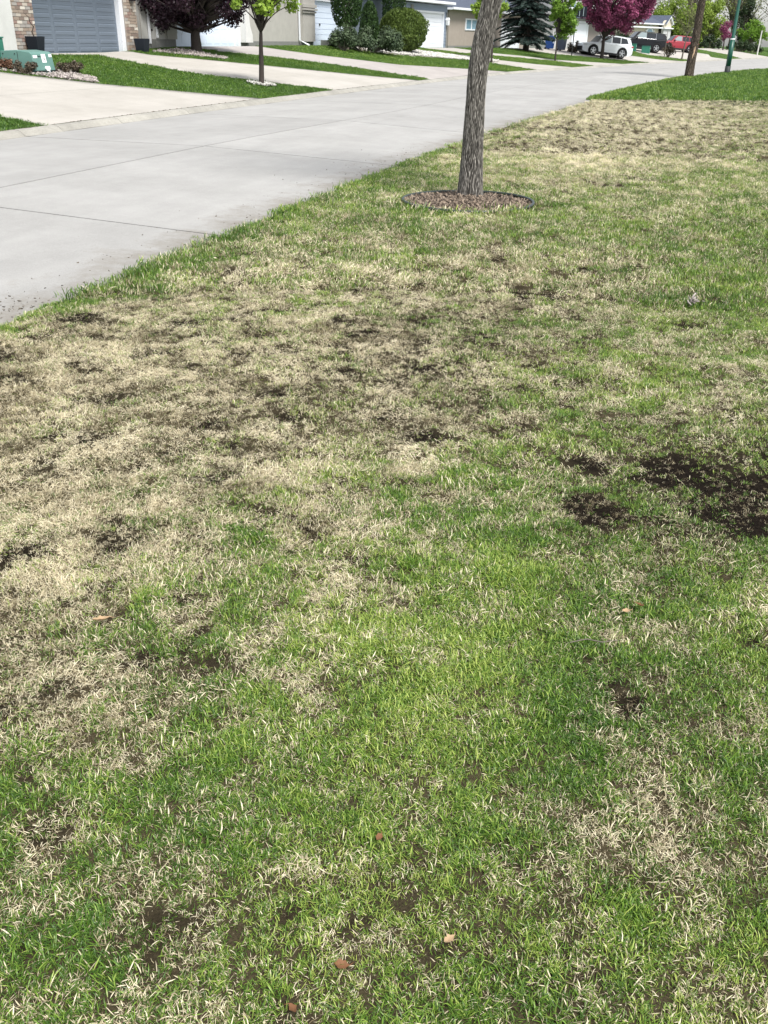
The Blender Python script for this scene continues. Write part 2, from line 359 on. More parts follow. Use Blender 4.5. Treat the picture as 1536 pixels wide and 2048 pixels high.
# ------------------------------------------------------------------ near lawn: condition map (world coordinates)
STRAW_MAP = (
    (11, 11, 12, 12, 12, 12, 12, 8, 7, 7, 7, 7, 7, 7, 7, 5, 7, 7, 7, 7, 7, 7, 7, 7),
    (10, 10, 10, 10, 11, 12, 11, 8, 7, 7, 8, 7, 7, 7, 6, 5, 7, 7, 7, 7, 7, 7, 7, 7),
    (10, 10, 10, 10, 10, 10, 10, 11, 10, 9, 9, 10, 8, 7, 6, 5, 7, 7, 7, 7, 7, 7, 7, 7),
    (15, 13, 11, 10, 10, 10, 10, 9, 7, 6, 6, 6, 7, 6, 5, 5, 7, 7, 7, 7, 7, 7, 7, 7),
    (17, 17, 17, 17, 15, 13, 12, 11, 6, 5, 4, 3, 4, 7, 6, 5, 5, 5, 6, 7, 7, 7, 7, 7),
    (17, 17, 17, 17, 17, 17, 16, 10, 7, 5, 3, 2, 3, 7, 8, 8, 5, 5, 5, 5, 5, 6, 7, 7),
    (19, 18, 18, 17, 17, 17, 16, 13, 11, 6, 3, 4, 3, 4, 9, 10, 9, 9, 7, 5, 5, 5, 5, 5),
    (19, 19, 19, 19, 19, 18, 16, 10, 12, 9, 6, 3, 2, 3, 8, 8, 7, 7, 8, 9, 9, 7, 5, 5),
    (19, 19, 19, 19, 19, 19, 17, 11, 10, 11, 10, 5, 3, 5, 8, 5, 5, 6, 7, 7, 7, 8, 9, 9),
    (19, 19, 19, 19, 19, 19, 18, 15, 12, 14, 11, 5, 2, 5, 9, 7, 7, 6, 5, 5, 6, 7, 7, 7),
    (19, 19, 19, 19, 19, 18, 17, 16, 14, 14, 12, 8, 6, 8, 7, 5, 5, 6, 6, 7, 6, 6, 5, 6),
    (19, 19, 19, 19, 19, 18, 17, 17, 16, 14, 14, 12, 7, 8, 7, 5, 5, 5, 5, 5, 5, 6, 7, 7),
    (16, 17, 17, 18, 19, 19, 18, 17, 16, 15, 15, 13, 11, 9, 9, 6, 5, 5, 5, 5, 5, 5, 5, 5),
    (12, 13, 14, 15, 16, 17, 17, 16, 17, 17, 15, 14, 12, 10, 12, 12, 10, 9, 7, 5, 5, 5, 5, 5),
    (6, 7, 9, 10, 11, 13, 16, 16, 16, 17, 16, 15, 13, 10, 10, 10, 11, 11, 12, 11, 9, 8, 6, 5),
    (7, 7, 6, 5, 5, 7, 12, 14, 15, 15, 16, 15, 14, 9, 8, 8, 8, 9, 10, 10, 11, 11, 12, 10),
    (11, 10, 9, 9, 8, 7, 11, 13, 14, 13, 14, 15, 14, 11, 6, 5, 5, 6, 7, 8, 9, 10, 10, 11),
    (12, 12, 12, 12, 11, 11, 12, 12, 12, 12, 12, 13, 14, 13, 7, 5, 5, 5, 5, 5, 6, 6, 7, 8),
    (12, 12, 12, 12, 12, 12, 12, 10, 10, 12, 9, 10, 10, 11, 7, 5, 5, 5, 5, 5, 5, 5, 5, 5),
    (12, 12, 12, 12, 12, 12, 12, 11, 9, 11, 8, 8, 7, 9, 8, 6, 6, 6, 5, 5, 5, 5, 5, 5),
    (12, 12, 12, 12, 12, 12, 12, 12, 8, 10, 9, 10, 11, 10, 9, 7, 7, 7, 7, 6, 6, 6, 5, 5),
    (12, 12, 12, 12, 12, 12, 12, 12, 8, 9, 9, 12, 14, 12, 10, 8, 8, 8, 8, 7, 7, 7, 6, 6),
    (12, 12, 12, 12, 12, 12, 12, 12, 9, 10, 10, 13, 16, 14, 10, 9, 9, 9, 8, 8, 8, 8, 7, 7),
    (12, 12, 12, 12, 12, 12, 12, 12, 10, 11, 11, 13, 17, 16, 12, 10, 10, 10, 9, 9, 9, 8, 8, 8),
    (12, 12, 12, 12, 12, 12, 12, 12, 12, 12, 12, 13, 17, 17, 13, 12, 11, 11, 10, 10, 10, 9, 9, 9),
    (12, 12, 12, 12, 12, 12, 12, 12, 12, 12, 12, 13, 18, 18, 14, 13, 12, 12, 12, 11, 11, 10, 10, 9),
    (12, 12, 12, 12, 12, 12, 12, 12, 12, 12, 12, 13, 18, 19, 15, 14, 14, 13, 13, 12, 12, 12, 11, 11),
    (12, 12, 12, 12, 12, 12, 12, 12, 12, 12, 12, 13, 18, 19, 15, 14, 14, 14, 14, 13, 13, 13, 12, 12),
    (12, 12, 12, 12, 12, 12, 12, 12, 12, 12, 12, 13, 18, 19, 15, 14, 14, 14, 14, 14, 14, 14, 13, 13),
    (12, 12, 12, 12, 12, 12, 12, 12, 12, 12, 12, 13, 18, 19, 14, 14, 14, 14, 14, 14, 14, 14, 14, 14),
)
BARE_MAP = (
    (1, 1, 0, 1, 2, 2, 1, 0, 0, 0, 0, 0, 0, 0, 0, 0, 0, 0, 0, 0, 0, 0, 0, 0),
    (1, 2, 2, 2, 1, 0, 1, 0, 0, 0, 0, 0, 0, 0, 0, 0, 0, 0, 0, 0, 0, 0, 0, 0),
    (0, 0, 0, 0, 1, 2, 1, 0, 0, 2, 3, 0, 0, 0, 0, 0, 0, 0, 0, 0, 0, 0, 0, 0),
    (2, 1, 1, 0, 0, 0, 0, 0, 0, 0, 2, 2, 0, 0, 0, 0, 0, 0, 0, 0, 0, 0, 0, 0),
    (4, 4, 3, 3, 2, 1, 0, 0, 0, 0, 0, 0, 0, 0, 0, 0, 0, 0, 0, 0, 0, 0, 0, 0),
    (5, 5, 5, 5, 4, 4, 1, 0, 0, 0, 0, 0, 0, 0, 0, 0, 0, 0, 0, 0, 0, 0, 0, 0),
    (1, 2, 3, 4, 5, 5, 2, 2, 2, 0, 0, 0, 0, 0, 2, 1, 0, 0, 0, 0, 0, 0, 0, 0),
    (2, 1, 1, 0, 0, 1, 1, 2, 2, 0, 0, 0, 0, 0, 0, 0, 0, 0, 0, 0, 0, 0, 0, 0),
    (1, 1, 2, 2, 2, 1, 0, 0, 0, 0, 1, 0, 0, 0, 0, 0, 0, 0, 0, 0, 0, 0, 0, 0),
    (0, 0, 0, 0, 1, 1, 0, 1, 2, 2, 2, 0, 0, 0, 0, 0, 0, 0, 0, 0, 0, 0, 0, 0),
    (0, 0, 0, 0, 0, 0, 1, 2, 2, 1, 1, 0, 2, 7, 8, 4, 0, 0, 0, 0, 0, 0, 0, 0),
    (0, 0, 0, 0, 0, 0, 1, 3, 4, 3, 1, 0, 4, 9, 17, 17, 16, 11, 7, 2, 0, 0, 0, 0),
    (0, 0, 0, 0, 0, 0, 1, 3, 6, 7, 4, 2, 3, 6, 12, 18, 19, 18, 18, 17, 14, 9, 4, 0),
    (0, 0, 0, 0, 0, 0, 1, 2, 5, 7, 8, 5, 3, 2, 2, 6, 9, 12, 15, 19, 19, 18, 17, 15),
    (0, 0, 0, 0, 0, 0, 0, 0, 1, 2, 7, 8, 4, 0, 0, 1, 2, 3, 4, 6, 10, 13, 17, 19),
    (0, 0, 0, 0, 0, 0, 0, 0, 0, 0, 5, 9, 5, 0, 0, 0, 0, 0, 1, 2, 3, 4, 5, 9),
    (0, 0, 0, 0, 0, 0, 0, 0, 0, 0, 2, 3, 4, 1, 0, 0, 0, 0, 0, 0, 0, 0, 1, 2),
    (0, 0, 0, 0, 0, 0, 0, 0, 0, 0, 0, 0, 2, 3, 0, 0, 0, 0, 0, 0, 0, 0, 0, 0),
    (0, 0, 0, 0, 0, 0, 0, 0, 0, 0, 0, 0, 1, 2, 0, 0, 0, 0, 0, 0, 0, 0, 0, 0),
    (0, 0, 0, 0, 0, 0, 0, 0, 0, 0, 0, 0, 0, 0, 0, 0, 0, 0, 0, 0, 0, 0, 0, 0),
    (0, 0, 0, 0, 0, 0, 0, 0, 0, 0, 0, 0, 3, 2, 0, 0, 0, 0, 0, 0, 0, 0, 0, 0),
    (0, 0, 0, 0, 0, 0, 0, 0, 0, 0, 0, 1, 6, 4, 1, 0, 0, 0, 0, 0, 0, 0, 0, 0),
    (0, 0, 0, 0, 0, 0, 0, 0, 0, 0, 0, 1, 6, 6, 1, 0, 0, 0, 0, 0, 0, 0, 0, 0),
    (0, 0, 0, 0, 0, 0, 0, 0, 0, 0, 0, 1, 4, 4, 1, 0, 0, 0, 0, 0, 0, 0, 0, 0),
    (0, 0, 0, 0, 0, 0, 0, 0, 0, 0, 0, 0, 3, 2, 0, 0, 0, 0, 0, 0, 0, 0, 0, 0),
    (0, 0, 0, 0, 0, 0, 0, 0, 0, 0, 0, 0, 1, 1, 0, 0, 0, 0, 0, 0, 0, 0, 0, 0),
    (0, 0, 0, 0, 0, 0, 0, 0, 0, 0, 0, 0, 0, 0, 0, 0, 0, 0, 0, 0, 0, 0, 0, 0),
    (0, 0, 0, 0, 0, 0, 0, 0, 0, 0, 0, 0, 0, 0, 0, 0, 0, 0, 0, 0, 0, 0, 0, 0),
    (0, 0, 0, 0, 0, 0, 0, 0, 0, 0, 0, 0, 0, 0, 0, 0, 0, 0, 0, 0, 0, 0, 0, 0),
    (0, 0, 0, 0, 0, 0, 0, 0, 0, 0, 0, 0, 0, 0, 0, 0, 0, 0, 0, 0, 0, 0, 0, 0),
)
SM = np.array(STRAW_MAP, float)/24
BM = np.array(BARE_MAP, float)/24
BARE_SPOTS = [(0.48, 3.76, 0.42, 0.34), (0.95, 3.72, 0.55, 0.42), (0.15, 3.94, 0.21, 0.17), (-0.1, 3.44, 0.13, 0.11), (-0.23, 3.92, 0.16, 0.11), (0.15, 3.41, 0.12, 0.08), (-1.3, 5.02, 0.15, 0.13), (-1.12, 5.74, 0.15, 0.16), (-0.69, 8.01, 0.11, 0.2), (-1.98, 4.31, 0.11, 0.11), (-1.59, 6.07, 0.1, 0.12), (-2.1, 3.84, 0.11, 0.08), (-1.17, 2.93, 0.08, 0.05), (-0.55, 1.19, 0.05, 0.03), (-1.89, 5.57, 0.1, 0.12), (-1.69, 4.78, 0.12, 0.09), (-0.79, 14.03, 0.52, 0.39), (-2.73, 21.85, 0.53, 0.67), (-0.96, 13.16, 0.42, 0.3), (-1.07, 6.95, 0.14, 0.13), (-1.77, 3.21, 0.11, 0.06), (-1.74, 4.05, 0.12, 0.11), (-2.11, 3.41, 0.08, 0.07), (-2.17, 2.3, 0.07, 0.1), (-1.37, 1.97, 0.07, 0.06), (-1.6, 1.64, 0.07, 0.07), (0.43, 2.66, 0.04, 0.04), (-1.68, 1.98, 0.06, 0.06), (0.07, 2.25, 0.06, 0.05), (-1.0, 2.82, 0.07, 0.04), (-0.75, 6.91, 0.15, 0.12), (0.23, 6.56, 0.14, 0.11), (-3.83, 5.17, 0.17, 0.13), (-1.08, 4.0, 0.11, 0.09), (-1.94, 2.71, 0.09, 0.06), (-1.54, 1.75, 0.09, 0.07), (-4.54, 21.59, 0.12, 0.54), (-1.29, 3.38, 0.09, 0.04)]
def mapat(A, x, y):
    R, C = A.shape
    j = np.clip(np.log(np.maximum(y, .3)/0.9)/math.log(36/0.9)*(R-1), 0, R-1.001); i = np.clip((x/(y+.9)+1.0)/1.7*(C-1), 0, C-1.001)
    j0 = j.astype(int); i0 = i.astype(int); v = j-j0; u = i-i0
    return (A[j0, i0]*(1-u)+A[j0, i0+1]*u)*(1-v)+(A[j0+1, i0]*(1-u)+A[j0+1, i0+1]*u)*v
def green_edge(x): return 34.75+.55*(x+1.5)
def straw_at(x, y):
    n1 = fbm(x*1.3, y*1.3, 41, 3)-.5; n2 = fbm(x*5, y*5, 42, 3)-.5; n3 = vnoise(x*16, y*16, 43)-.5
    m0 = mapat(SM, x, y)*(.74+.26*np.clip((y-1.25)/.5, 0, 1)); m0 = m0*1.08+.75*np.maximum(m0-.5, 0)
    s = m0+(n1*.32+n2*.85)*(.55+.55*np.clip(m0*1.6, 0, 1))+n3*.65
    ed = np.exp(-np.maximum(x-nearx(y), 0)/.22)       # greener verge beside the street
    s = s-.45*ed
    return np.clip(s, 0, 1)
def bare_at(x, y):
    b = mapat(BM, x, y)*1.0
    wx = x+(fbm(x*6, y*6, 51, 3)-.5)*.22; wy = y+(fbm(x*6, y*6, 52, 3)-.5)*.22
    for cx, cy, rx, ry in BARE_SPOTS:
        d = ((wx-cx)/rx)**2+((wy-cy)/ry)**2; b = np.maximum(b, (1.25 if cx > -.3 and cy < 4.2 and rx > .11 else .84)*np.exp(-d**1.3*.8))
    n = fbm(x*7, y*7, 53, 3); st = mapat(SM, x, y)
    gaps = np.clip((n-.585)*3.8, 0, .66)*np.clip(st*1.7, .22, 1.0)
    return np.clip(np.maximum(b*(.32+1.3*n), gaps)*(1-.45*np.clip((y-9)/8, 0, 1)), 0, 1)
RING = (-2.42, 11.02, .765)

Xg, Yg, Zg = band(-3.0, 38.0, 520, 14.0, 240, 'lawn', M_soil)
inr = np.hypot(Xg-RING[0], Yg-RING[1]) < RING[2]
th = 1-np.clip(bare_at(Xg, Yg)*1.4, 0, 1)
lawn_near = gridmesh('lawn', Xg, Yg, Zg, M_soil, attrs={'thatch': ('POINT', (th*.85).ravel())}); tag(lawn_near, kind='structure')
# verge soil lip down to the road and lawn to the right
y = np.concatenate([np.arange(32, 110, 1.5), np.arange(110, 258, 4)])
t = np.linspace(0, 1, 20)**1.5
Yq = np.repeat(y[:, None], 20, 1); Xq = nearx(y)[:, None]+.003+60*t[None, :]
Zq = np.full_like(Xq, LZ+.012); Zq[:, 0] = LZ-.03
Yq[0, :] = np.minimum(green_edge(Xq[0, :]), 37.9)
o = gridmesh('lawn', Xq, Yq, Zq, M_turf); tag(o, kind='structure')
gg = MB(); gg.add([(13.9, -12, LZ-.02), (80, -12, LZ-.02), (80, 38.2, LZ-.02), (13.9, 38.2, LZ-.02)], [(0, 1, 2, 3)])
gg.add([(-4.197, -12, LZ-.02), (13.9, -12, LZ-.02), (13.9, -3, LZ-.02), (-4.197, -3, LZ-.02)], [(0, 1, 2, 3)])
tag(gg.build('lawn', M_turf), kind='structure')

# ------------------------------------------------------------------ grass tufts
def grassmat():
    m = bpy.data.materials.new('grass_blades'); m.use_nodes = True; n = m.node_tree; b = n.nodes['Principled BSDF']
    def attr(nm, ty='GEOMETRY'):
        a = n.nodes.new('ShaderNodeAttribute'); a.attribute_name = nm; a.attribute_type = ty; return a.outputs['Fac']
    rnd, tp, sb = attr('rnd'), attr('along'), attr('pick')
    straw, tint = attr('straw', 'INSTANCER'), attr('tint', 'INSTANCER')
    gr = n.nodes.new('ShaderNodeValToRGB'); e = gr.color_ramp.elements
    e[0].color = (.055, .125, .018, 1); e[1].color = (.42, .50, .12, 1); e[1].position = 1
    k = e.new(.5); k.color = (.16, .285, .034, 1)
    ad = n.nodes.new('ShaderNodeMath'); ad.operation = 'ADD'; n.links.new(rnd, ad.inputs[0]); n.links.new(tint, ad.inputs[1])
    n.links.new(ad.outputs[0], gr.inputs[0])
    sr = n.nodes.new('ShaderNodeValToRGB'); e = sr.color_ramp.elements
    e[0].color = (.20, .155, .085, 1); e[1].color = (.90, .82, .61, 1); k = e.new(.45); k.color = (.70, .62, .42, 1)
    sa = n.nodes.new('ShaderNodeMath'); sa.operation = 'MULTIPLY_ADD'; sa.inputs[1].default_value = .26; n.links.new(tint, sa.inputs[0]); n.links.new(rnd, sa.inputs[2]); n.links.new(sa.outputs[0], sr.inputs[0])
    lt = n.nodes.new('ShaderNodeMath'); lt.operation = 'LESS_THAN'; n.links.new(sb, lt.inputs[0]); n.links.new(straw, lt.inputs[1])
    mx = n.nodes.new('ShaderNodeMix'); mx.data_type = 'RGBA'; n.links.new(lt.outputs[0], mx.inputs['Factor']); n.links.new(gr.outputs[0], mx.inputs['A']); n.links.new(sr.outputs[0], mx.inputs['B'])
    # pale sheath at the foot of every blade
    pr = n.nodes.new('ShaderNodeMapRange'); pr.inputs[1].default_value = 0; pr.inputs[2].default_value = .35; pr.inputs[3].default_value = .30; pr.inputs[4].default_value = 0
    n.links.new(tp, pr.inputs[0]); m2 = n.nodes.new('ShaderNodeMix'); m2.data_type = 'RGBA'; m2.inputs['B'].default_value = (.27, .25, .12, 1)
    n.links.new(pr.outputs[0], m2.inputs['Factor']); n.links.new(mx.outputs['Result'], m2.inputs['A'])
    n.links.new(m2.outputs['Result'], b.inputs['Base Color']); b.inputs['Roughness'].default_value = .42; b.inputs['Specular IOR Level'].default_value = .4
    tr = n.nodes.new('ShaderNodeBsdfTranslucent'); ms = n.nodes.new('ShaderNodeMixShader'); ms.inputs[0].default_value = .28
    n.links.new(m2.outputs['Result'], tr.inputs[0]); n.links.new(b.outputs[0], ms.inputs[1]); n.links.new(tr.outputs[0], ms.inputs[2])
    n.links.new(ms.outputs[0], n.nodes['Material Output'].inputs['Surface'])
    return m
M_grass = grassmat()
def tuft(name, nb, rad, ln, wd, lean, curl, segs, seed, flow=0.0):
    r = np.random.default_rng(seed); V = []; F = []; rn = []; al = []; pk = []
    for i in range(nb):
        a = r.uniform(0, 2*pi); d = rad*math.sqrt(r.uniform()); bx, by = d*cos(a), d*sin(a)
        az = r.uniform(0, 2*pi) if r.uniform() > flow else r.normal(0, .5)
        L = r.uniform(*ln); W = r.uniform(*wd); le = abs(r.normal(lean[0], lean[1])); cu = r.normal(curl, curl*.5)
        le = min(le, 1.5); tw = r.uniform(-1.2, 1.2); z = 0.0; px, py = bx, by; ang = le; azz = az; R_ = r.uniform(); P_ = r.uniform()
        pts = []
        for k in range(segs+1):
            t = k/segs; pts.append((px, py, z, azz, ang, t))
            st = L/segs; px += sin(ang)*cos(azz)*st; py += sin(ang)*sin(azz)*st; z += cos(ang)*st
            ang += cu/segs; azz += tw*curl*.5/segs
            if z < .003 and k > 0: z = .003; ang = min(ang, 1.5)
        b0 = len(V)
        for k, (x, y_, z_, q, an, t) in enumerate(pts):
            if k == segs: V.append((x, y_, z_)); rn.append(R_); al.append(t); pk.append(P_)
            else:
                ww = W*.5*(1-.55*t*t) if k else W*.35
                V += [(x-sin(q)*ww, y_+cos(q)*ww, z_), (x+sin(q)*ww, y_-cos(q)*ww, z_)]; rn += [R_]*2; al += [t]*2; pk += [P_]*2
        for k in range(segs-1):
            F += [(b0+2*k, b0+2*k+1, b0+2*k+3), (b0+2*k, b0+2*k+3, b0+2*k+2)]
        F.append((b0+2*segs-2, b0+2*segs-1, b0+2*segs))
    return npmesh(name, V, F, M_grass, attrs={'rnd': ('POINT', rn), 'along': ('POINT', al), 'pick': ('POINT', pk)}, smooth=True, link=False)
lib = bpy.data.collections.new('tuft_library')
names = []
def reg(o): lib.objects.link(o); names.append(o.name)
NV = 6
for i in range(NV): reg(tuft('a%02d_green_fine' % i, 14, .025, (.014, .038), (.0017, .0034), (.6, .4), .9, 3, 100+i))
for i in range(NV): reg(tuft('b%02d_straw_fine' % i, 15, .027, (.014, .042), (.0012, .0026), (.85, .42), 1.6, 4, 200+i, .35))
for i in range(NV): reg(tuft('c%02d_green_mid' % i, 50, .085, (.026, .055), (.0035, .0062), (.5, .32), .7, 2, 300+i))
for i in range(NV): reg(tuft('d%02d_straw_mid' % i, 55, .085, (.024, .055), (.003, .0055), (.85, .38), 1.0, 3, 400+i, .4))
for i in range(NV): reg(tuft('e%02d_green_far' % i, 60, .22, (.045, .085), (.010, .018), (.45, .3), .5, 2, 500+i))
for i in range(NV): reg(tuft('f%02d_straw_far' % i, 60, .20, (.030, .06), (.009, .016), (.8, .35), .8, 2, 600+i, .3))

def scatter(n_per, d0, d1, lod, ymax=None):
    """random tuft points on the near lawn between two distances from where the photographer stands"""
    A = (d1+4.2)*(d1*2); area = (max(d1*.62+2.2, 2)+4.4)*(d1+.6-(d0*.7 if d0 > 3 else -.0))
    n = int(area*n_per); x = rng.uniform(-4.4, max(d1*.62+2.2, 2), n); y = rng.uniform(d0*.7 if d0 > 3 else 0, d1+.6, n)
    D = np.hypot(x, y)
    ok = (D >= d0) & (D < d1) & (x > nearx(y)+.0) & (x < y*.60+1.9) & (x > -y*1.35-1.4) & (y < green_edge(x)) & (y > .1)
    ok &= np.hypot(x-RING[0], y-RING[1]) > RING[2]+.02
    return x[ok], y[ok]
PT = {k: [] for k in ('x', 'y', 'z', 'rx', 'ry', 'rz', 's', 'idx', 'straw', 'tint')}
def put(x, y, z, rx, ry, rz, s, idx, straw, tint):
    for k, v in zip(PT, (x, y, z, rx, ry, rz, s, idx, straw, tint)): PT[k].append(np.broadcast_to(np.asarray(v, float), x.shape))
def plant(x, y, gi, si, zz):
    st = straw_at(x, y); ba = bare_at(x, y); keep = rng.uniform(size=len(x)) > np.clip(ba*1.05, 0, .97)
    rm = ~keep & (rng.uniform(size=len(x)) < .42); xr, yr = x[rm], y[rm]; nr = len(xr)      # flattened brown remains on the bare soil
    zr = zz+(fbm(xr*2.5, yr*2.5, 3)-.5)*.036+(fbm(xr*14, yr*14, 8)-.5)*.024-.004
    put(xr, yr, zr, rng.normal(0, .35, nr), rng.normal(0, .35, nr), rng.uniform(0, 6.28, nr), rng.uniform(.35, .62, nr), si+rng.integers(0, NV, nr), rng.uniform(.85, 1.0, nr), rng.uniform(-3.2, -.9, nr))
    x, y, st, ba = x[keep], y[keep], st[keep], ba[keep]; n = len(x)
    u = rng.uniform(size=n); isS = u < np.clip((st-.33)*1.9, .02, .97)
    lum = fbm(x*4, y*4, 61, 3); fl = fbm(x*1.6, y*1.6, 62, 2)*4*pi
    hgt = .52+.74*fbm(x*8, y*8, 63, 3)+.25*(1-st)*lum
    edge = np.exp(-np.maximum(x-nearx(y), 0)/.12); hgt = hgt*(1+.35*edge)*(1-.35*ba)
    strawfrac = np.where(isS, np.clip(.50+st*.44, .5, .95), np.clip(st*.66-.02, .03, .5))
    tint = (fbm(x*2.2, y*2.2, 64, 3)-.5)*.95-.16+rng.normal(0, .15, n)
    tint = tint+np.where(isS, .9*np.clip((y-9)/8, 0, 1), 0)
    rz = np.where(isS, fl+rng.normal(0, .9, n), rng.uniform(0, 2*pi, n))
    idx = np.where(isS, si, gi)+rng.integers(0, NV, n)
    dr_ = np.hypot(x-RING[0], y-RING[1]); hgt = hgt*np.where((dr_ < RING[2]+.12) & (y < RING[1]-.3), 1.9, 1.0)*(.80+.20*np.clip((np.hypot(x, y)-1.3)/1.6, 0, 1))
    put(x, y, zz+(fbm(x*2.5, y*2.5, 3)-.5)*.036+(fbm(x*14, y*14, 8)-.5)*.024-.002, (fbm(x*5, y*5, 66, 2)-.5)*2.0*(.35+st)+rng.normal(0, .14, n), (fbm(x*5, y*5, 67, 2)-.5)*2.0*(.35+st)+rng.normal(0, .14, n), rz, hgt, idx, strawfrac, tint)
x, y = scatter(5800, 0, 3.8, 0); plant(x, y, 0, NV, LZ)
x, y = scatter(3000, 3.8, 7.0, 0); plant(x, y, 0, NV, LZ)
x, y = scatter(330, 7.0, 17, 1); plant(x, y, 2*NV, 3*NV, LZ)
x, y = scatter(75, 17, 40, 2); plant(x, y, 2*NV, 3*NV, LZ)
# fresh green lawn beyond
def sod(x, y, z, s, tint, var=.25):
    n = len(x); put(x, y, z, rng.normal(0, .1, n), rng.normal(0, .1, n), rng.uniform(0, 2*pi, n), s*rng.uniform(.8, 1.2, n), 4*NV+rng.integers(0, NV, n), .005, tint+rng.normal(0, .1, n)+(fbm(x*.9, y*.9, 71, 3)-.5)*var*2)
n = 26000; y = 33+57*rng.uniform(size=n)**1.35; x = nearx(y)+rng.uniform(0, 1, n)**1.0*(y*.6+4-nearx(y)); ok = (y >= green_edge(x)) & (x > nearx(y)+.02)
sod(x[ok], y[ok], LZ+.01, 1.25, -.34)
n = 3500; y = rng.uniform(33, 60, n); x = nearx(y)+rng.uniform(0.0, .25, n); ok = y >= green_edge(x); sod(x[ok], y[ok], LZ, 1.4, -.1)
# far side lawns
for k, (a, b) in enumerate(LAWNS):
    dens = [110, 95, 75, 50, 36, 26, 16, 8, 4][k]; s1 = 8.2
    lo = min(B[a](0), B[a](8)); hi = max(B[b](0), B[b](8)); lo = max(lo, 2.0)
    n = int(dens*(hi-lo)*s1); s = rng.uniform(.05, s1, n); y = rng.uniform(lo, hi, n); ok = (y > B[a](s)+.04) & (y < B[b](s)-.04); s, y = s[ok], y[ok]
    tn = [-.46, -.42, -.44, -.28, -.2, -.34, -.2, -.2, -.2][k]
    sod(farx(y)-KW-s, y, zs(s, y)-.012, .72, tn)
P = {k: np.concatenate(v) for k, v in PT.items()}
gm = bpy.data.meshes.new('grass'); N = len(P['x']); gm.vertices.add(N)
gm.vertices.foreach_set('co', np.stack([P['x'], P['y'], P['z']], -1).astype(np.float32).ravel())
for k in ('s', 'straw', 'tint'): gm.attributes.new(k if k != 's' else 'size', 'FLOAT', 'POINT').data.foreach_set('value', P[k].astype(np.float32))
gm.attributes.new('rot', 'FLOAT_VECTOR', 'POINT').data.foreach_set('vector', np.stack([P['rx'], P['ry'], P['rz']], -1).astype(np.float32).ravel())
gm.attributes.new('idx', 'INT', 'POINT').data.foreach_set('value', P['idx'].astype(np.int32))
grass = bpy.data.objects.new('grass', gm); COL.objects.link(grass)
tag(grass, 'patchy lawn grass, part lush green and part dead straw, with thin bare soil gaps', 'grass', kind='stuff')
ng = bpy.data.node_groups.new('grass_scatter', 'GeometryNodeTree')
ng.interface.new_socket('Geometry', in_out='INPUT', socket_type='NodeSocketGeometry'); ng.interface.new_socket('Geometry', in_out='OUTPUT', socket_type='NodeSocketGeometry')
gi = ng.nodes.new('NodeGroupInput'); go = ng.nodes.new('NodeGroupOutput'); ip = ng.nodes.new('GeometryNodeInstanceOnPoints'); ci = ng.nodes.new('GeometryNodeCollectionInfo')
ci.inputs['Collection'].default_value = lib; ci.inputs['Separate Children'].default_value = True; ci.inputs['Reset Children'].default_value = True
def na(nm, ty):
    a = ng.nodes.new('GeometryNodeInputNamedAttribute'); a.data_type = ty; a.inputs['Name'].default_value = nm; return a.outputs['Attribute']
ng.links.new(gi.outputs[0], ip.inputs['Points']); ng.links.new(ci.outputs[0], ip.inputs['Instance']); ip.inputs['Pick Instance'].default_value = True
ng.links.new(na('idx', 'INT'), ip.inputs['Instance Index']); ng.links.new(na('rot', 'FLOAT_VECTOR'), ip.inputs['Rotation']); ng.links.new(na('size', 'FLOAT'), ip.inputs['Scale'])
ng.links.new(ip.outputs[0], go.inputs[0])
md = grass.modifiers.new('scatter', 'NODES'); md.node_group = ng
print('tufts', N)
# ================================================================== OBJECTS
# ------------------------------------------------------------------ main tree in its mulch ring
def bark_mat(name, dark, mid, light):
    m = bpy.data.materials.new(name); m.use_nodes = True; n = m.node_tree; b = n.nodes['Principled BSDF']; b.inputs['Roughness'].default_value = .9; b.inputs['Specular IOR Level'].default_value = .2
    at = n.nodes.new('ShaderNodeAttribute'); at.attribute_name = 'ridge'
    tc = n.nodes.new('ShaderNodeTexCoord'); mp = n.nodes.new('ShaderNodeMapping'); mp.inputs['Scale'].default_value = (1, 1, .25)
    nz = n.nodes.new('ShaderNodeTexNoise'); nz.inputs['Scale'].default_value = 70; nz.inputs['Detail'].default_value = 6
    n.links.new(tc.outputs['Object'], mp.inputs[0]); n.links.new(mp.outputs[0], nz.inputs['Vector'])
    ma = n.nodes.new('ShaderNodeMath'); ma.operation = 'MULTIPLY_ADD'; ma.inputs[1].default_value = .8; n.links.new(nz.outputs[0], ma.inputs[0])
    mb2 = n.nodes.new('ShaderNodeMath'); mb2.operation = 'MULTIPLY_ADD'; mb2.inputs[1].default_value = .85; mb2.inputs[2].default_value = -.40; n.links.new(at.outputs['Fac'], mb2.inputs[0]); n.links.new(mb2.outputs[0], ma.inputs[2])
    rp = n.nodes.new('ShaderNodeValToRGB'); e = rp.color_ramp.elements; e[0].position = .42; e[0].color = (*dark, 1); e[1].position = 1.15 if False else 1.0; e[1].color = (*light, 1)
    k = e.new(.70); k.color = (*mid, 1); n.links.new(ma.outputs[0], rp.inputs[0]); n.links.new(rp.outputs[0], b.inputs['Base Color'])
    bp = n.nodes.new('ShaderNodeBump'); bp.inputs['Strength'].default_value = .7; bp.inputs['Distance'].default_value = .006; n.links.new(nz.outputs[0], bp.inputs['Height']); n.links.new(bp.outputs[0], b.inputs['Normal'])
    return m
M_ash = bark_mat('furrowed_bark', (.022, .020, .018), (.145, .135, .12), (.48, .45, .41))
M_ash2 = bark_mat('brown_bark', (.026, .021, .016), (.09, .072, .055), (.20, .16, .125))
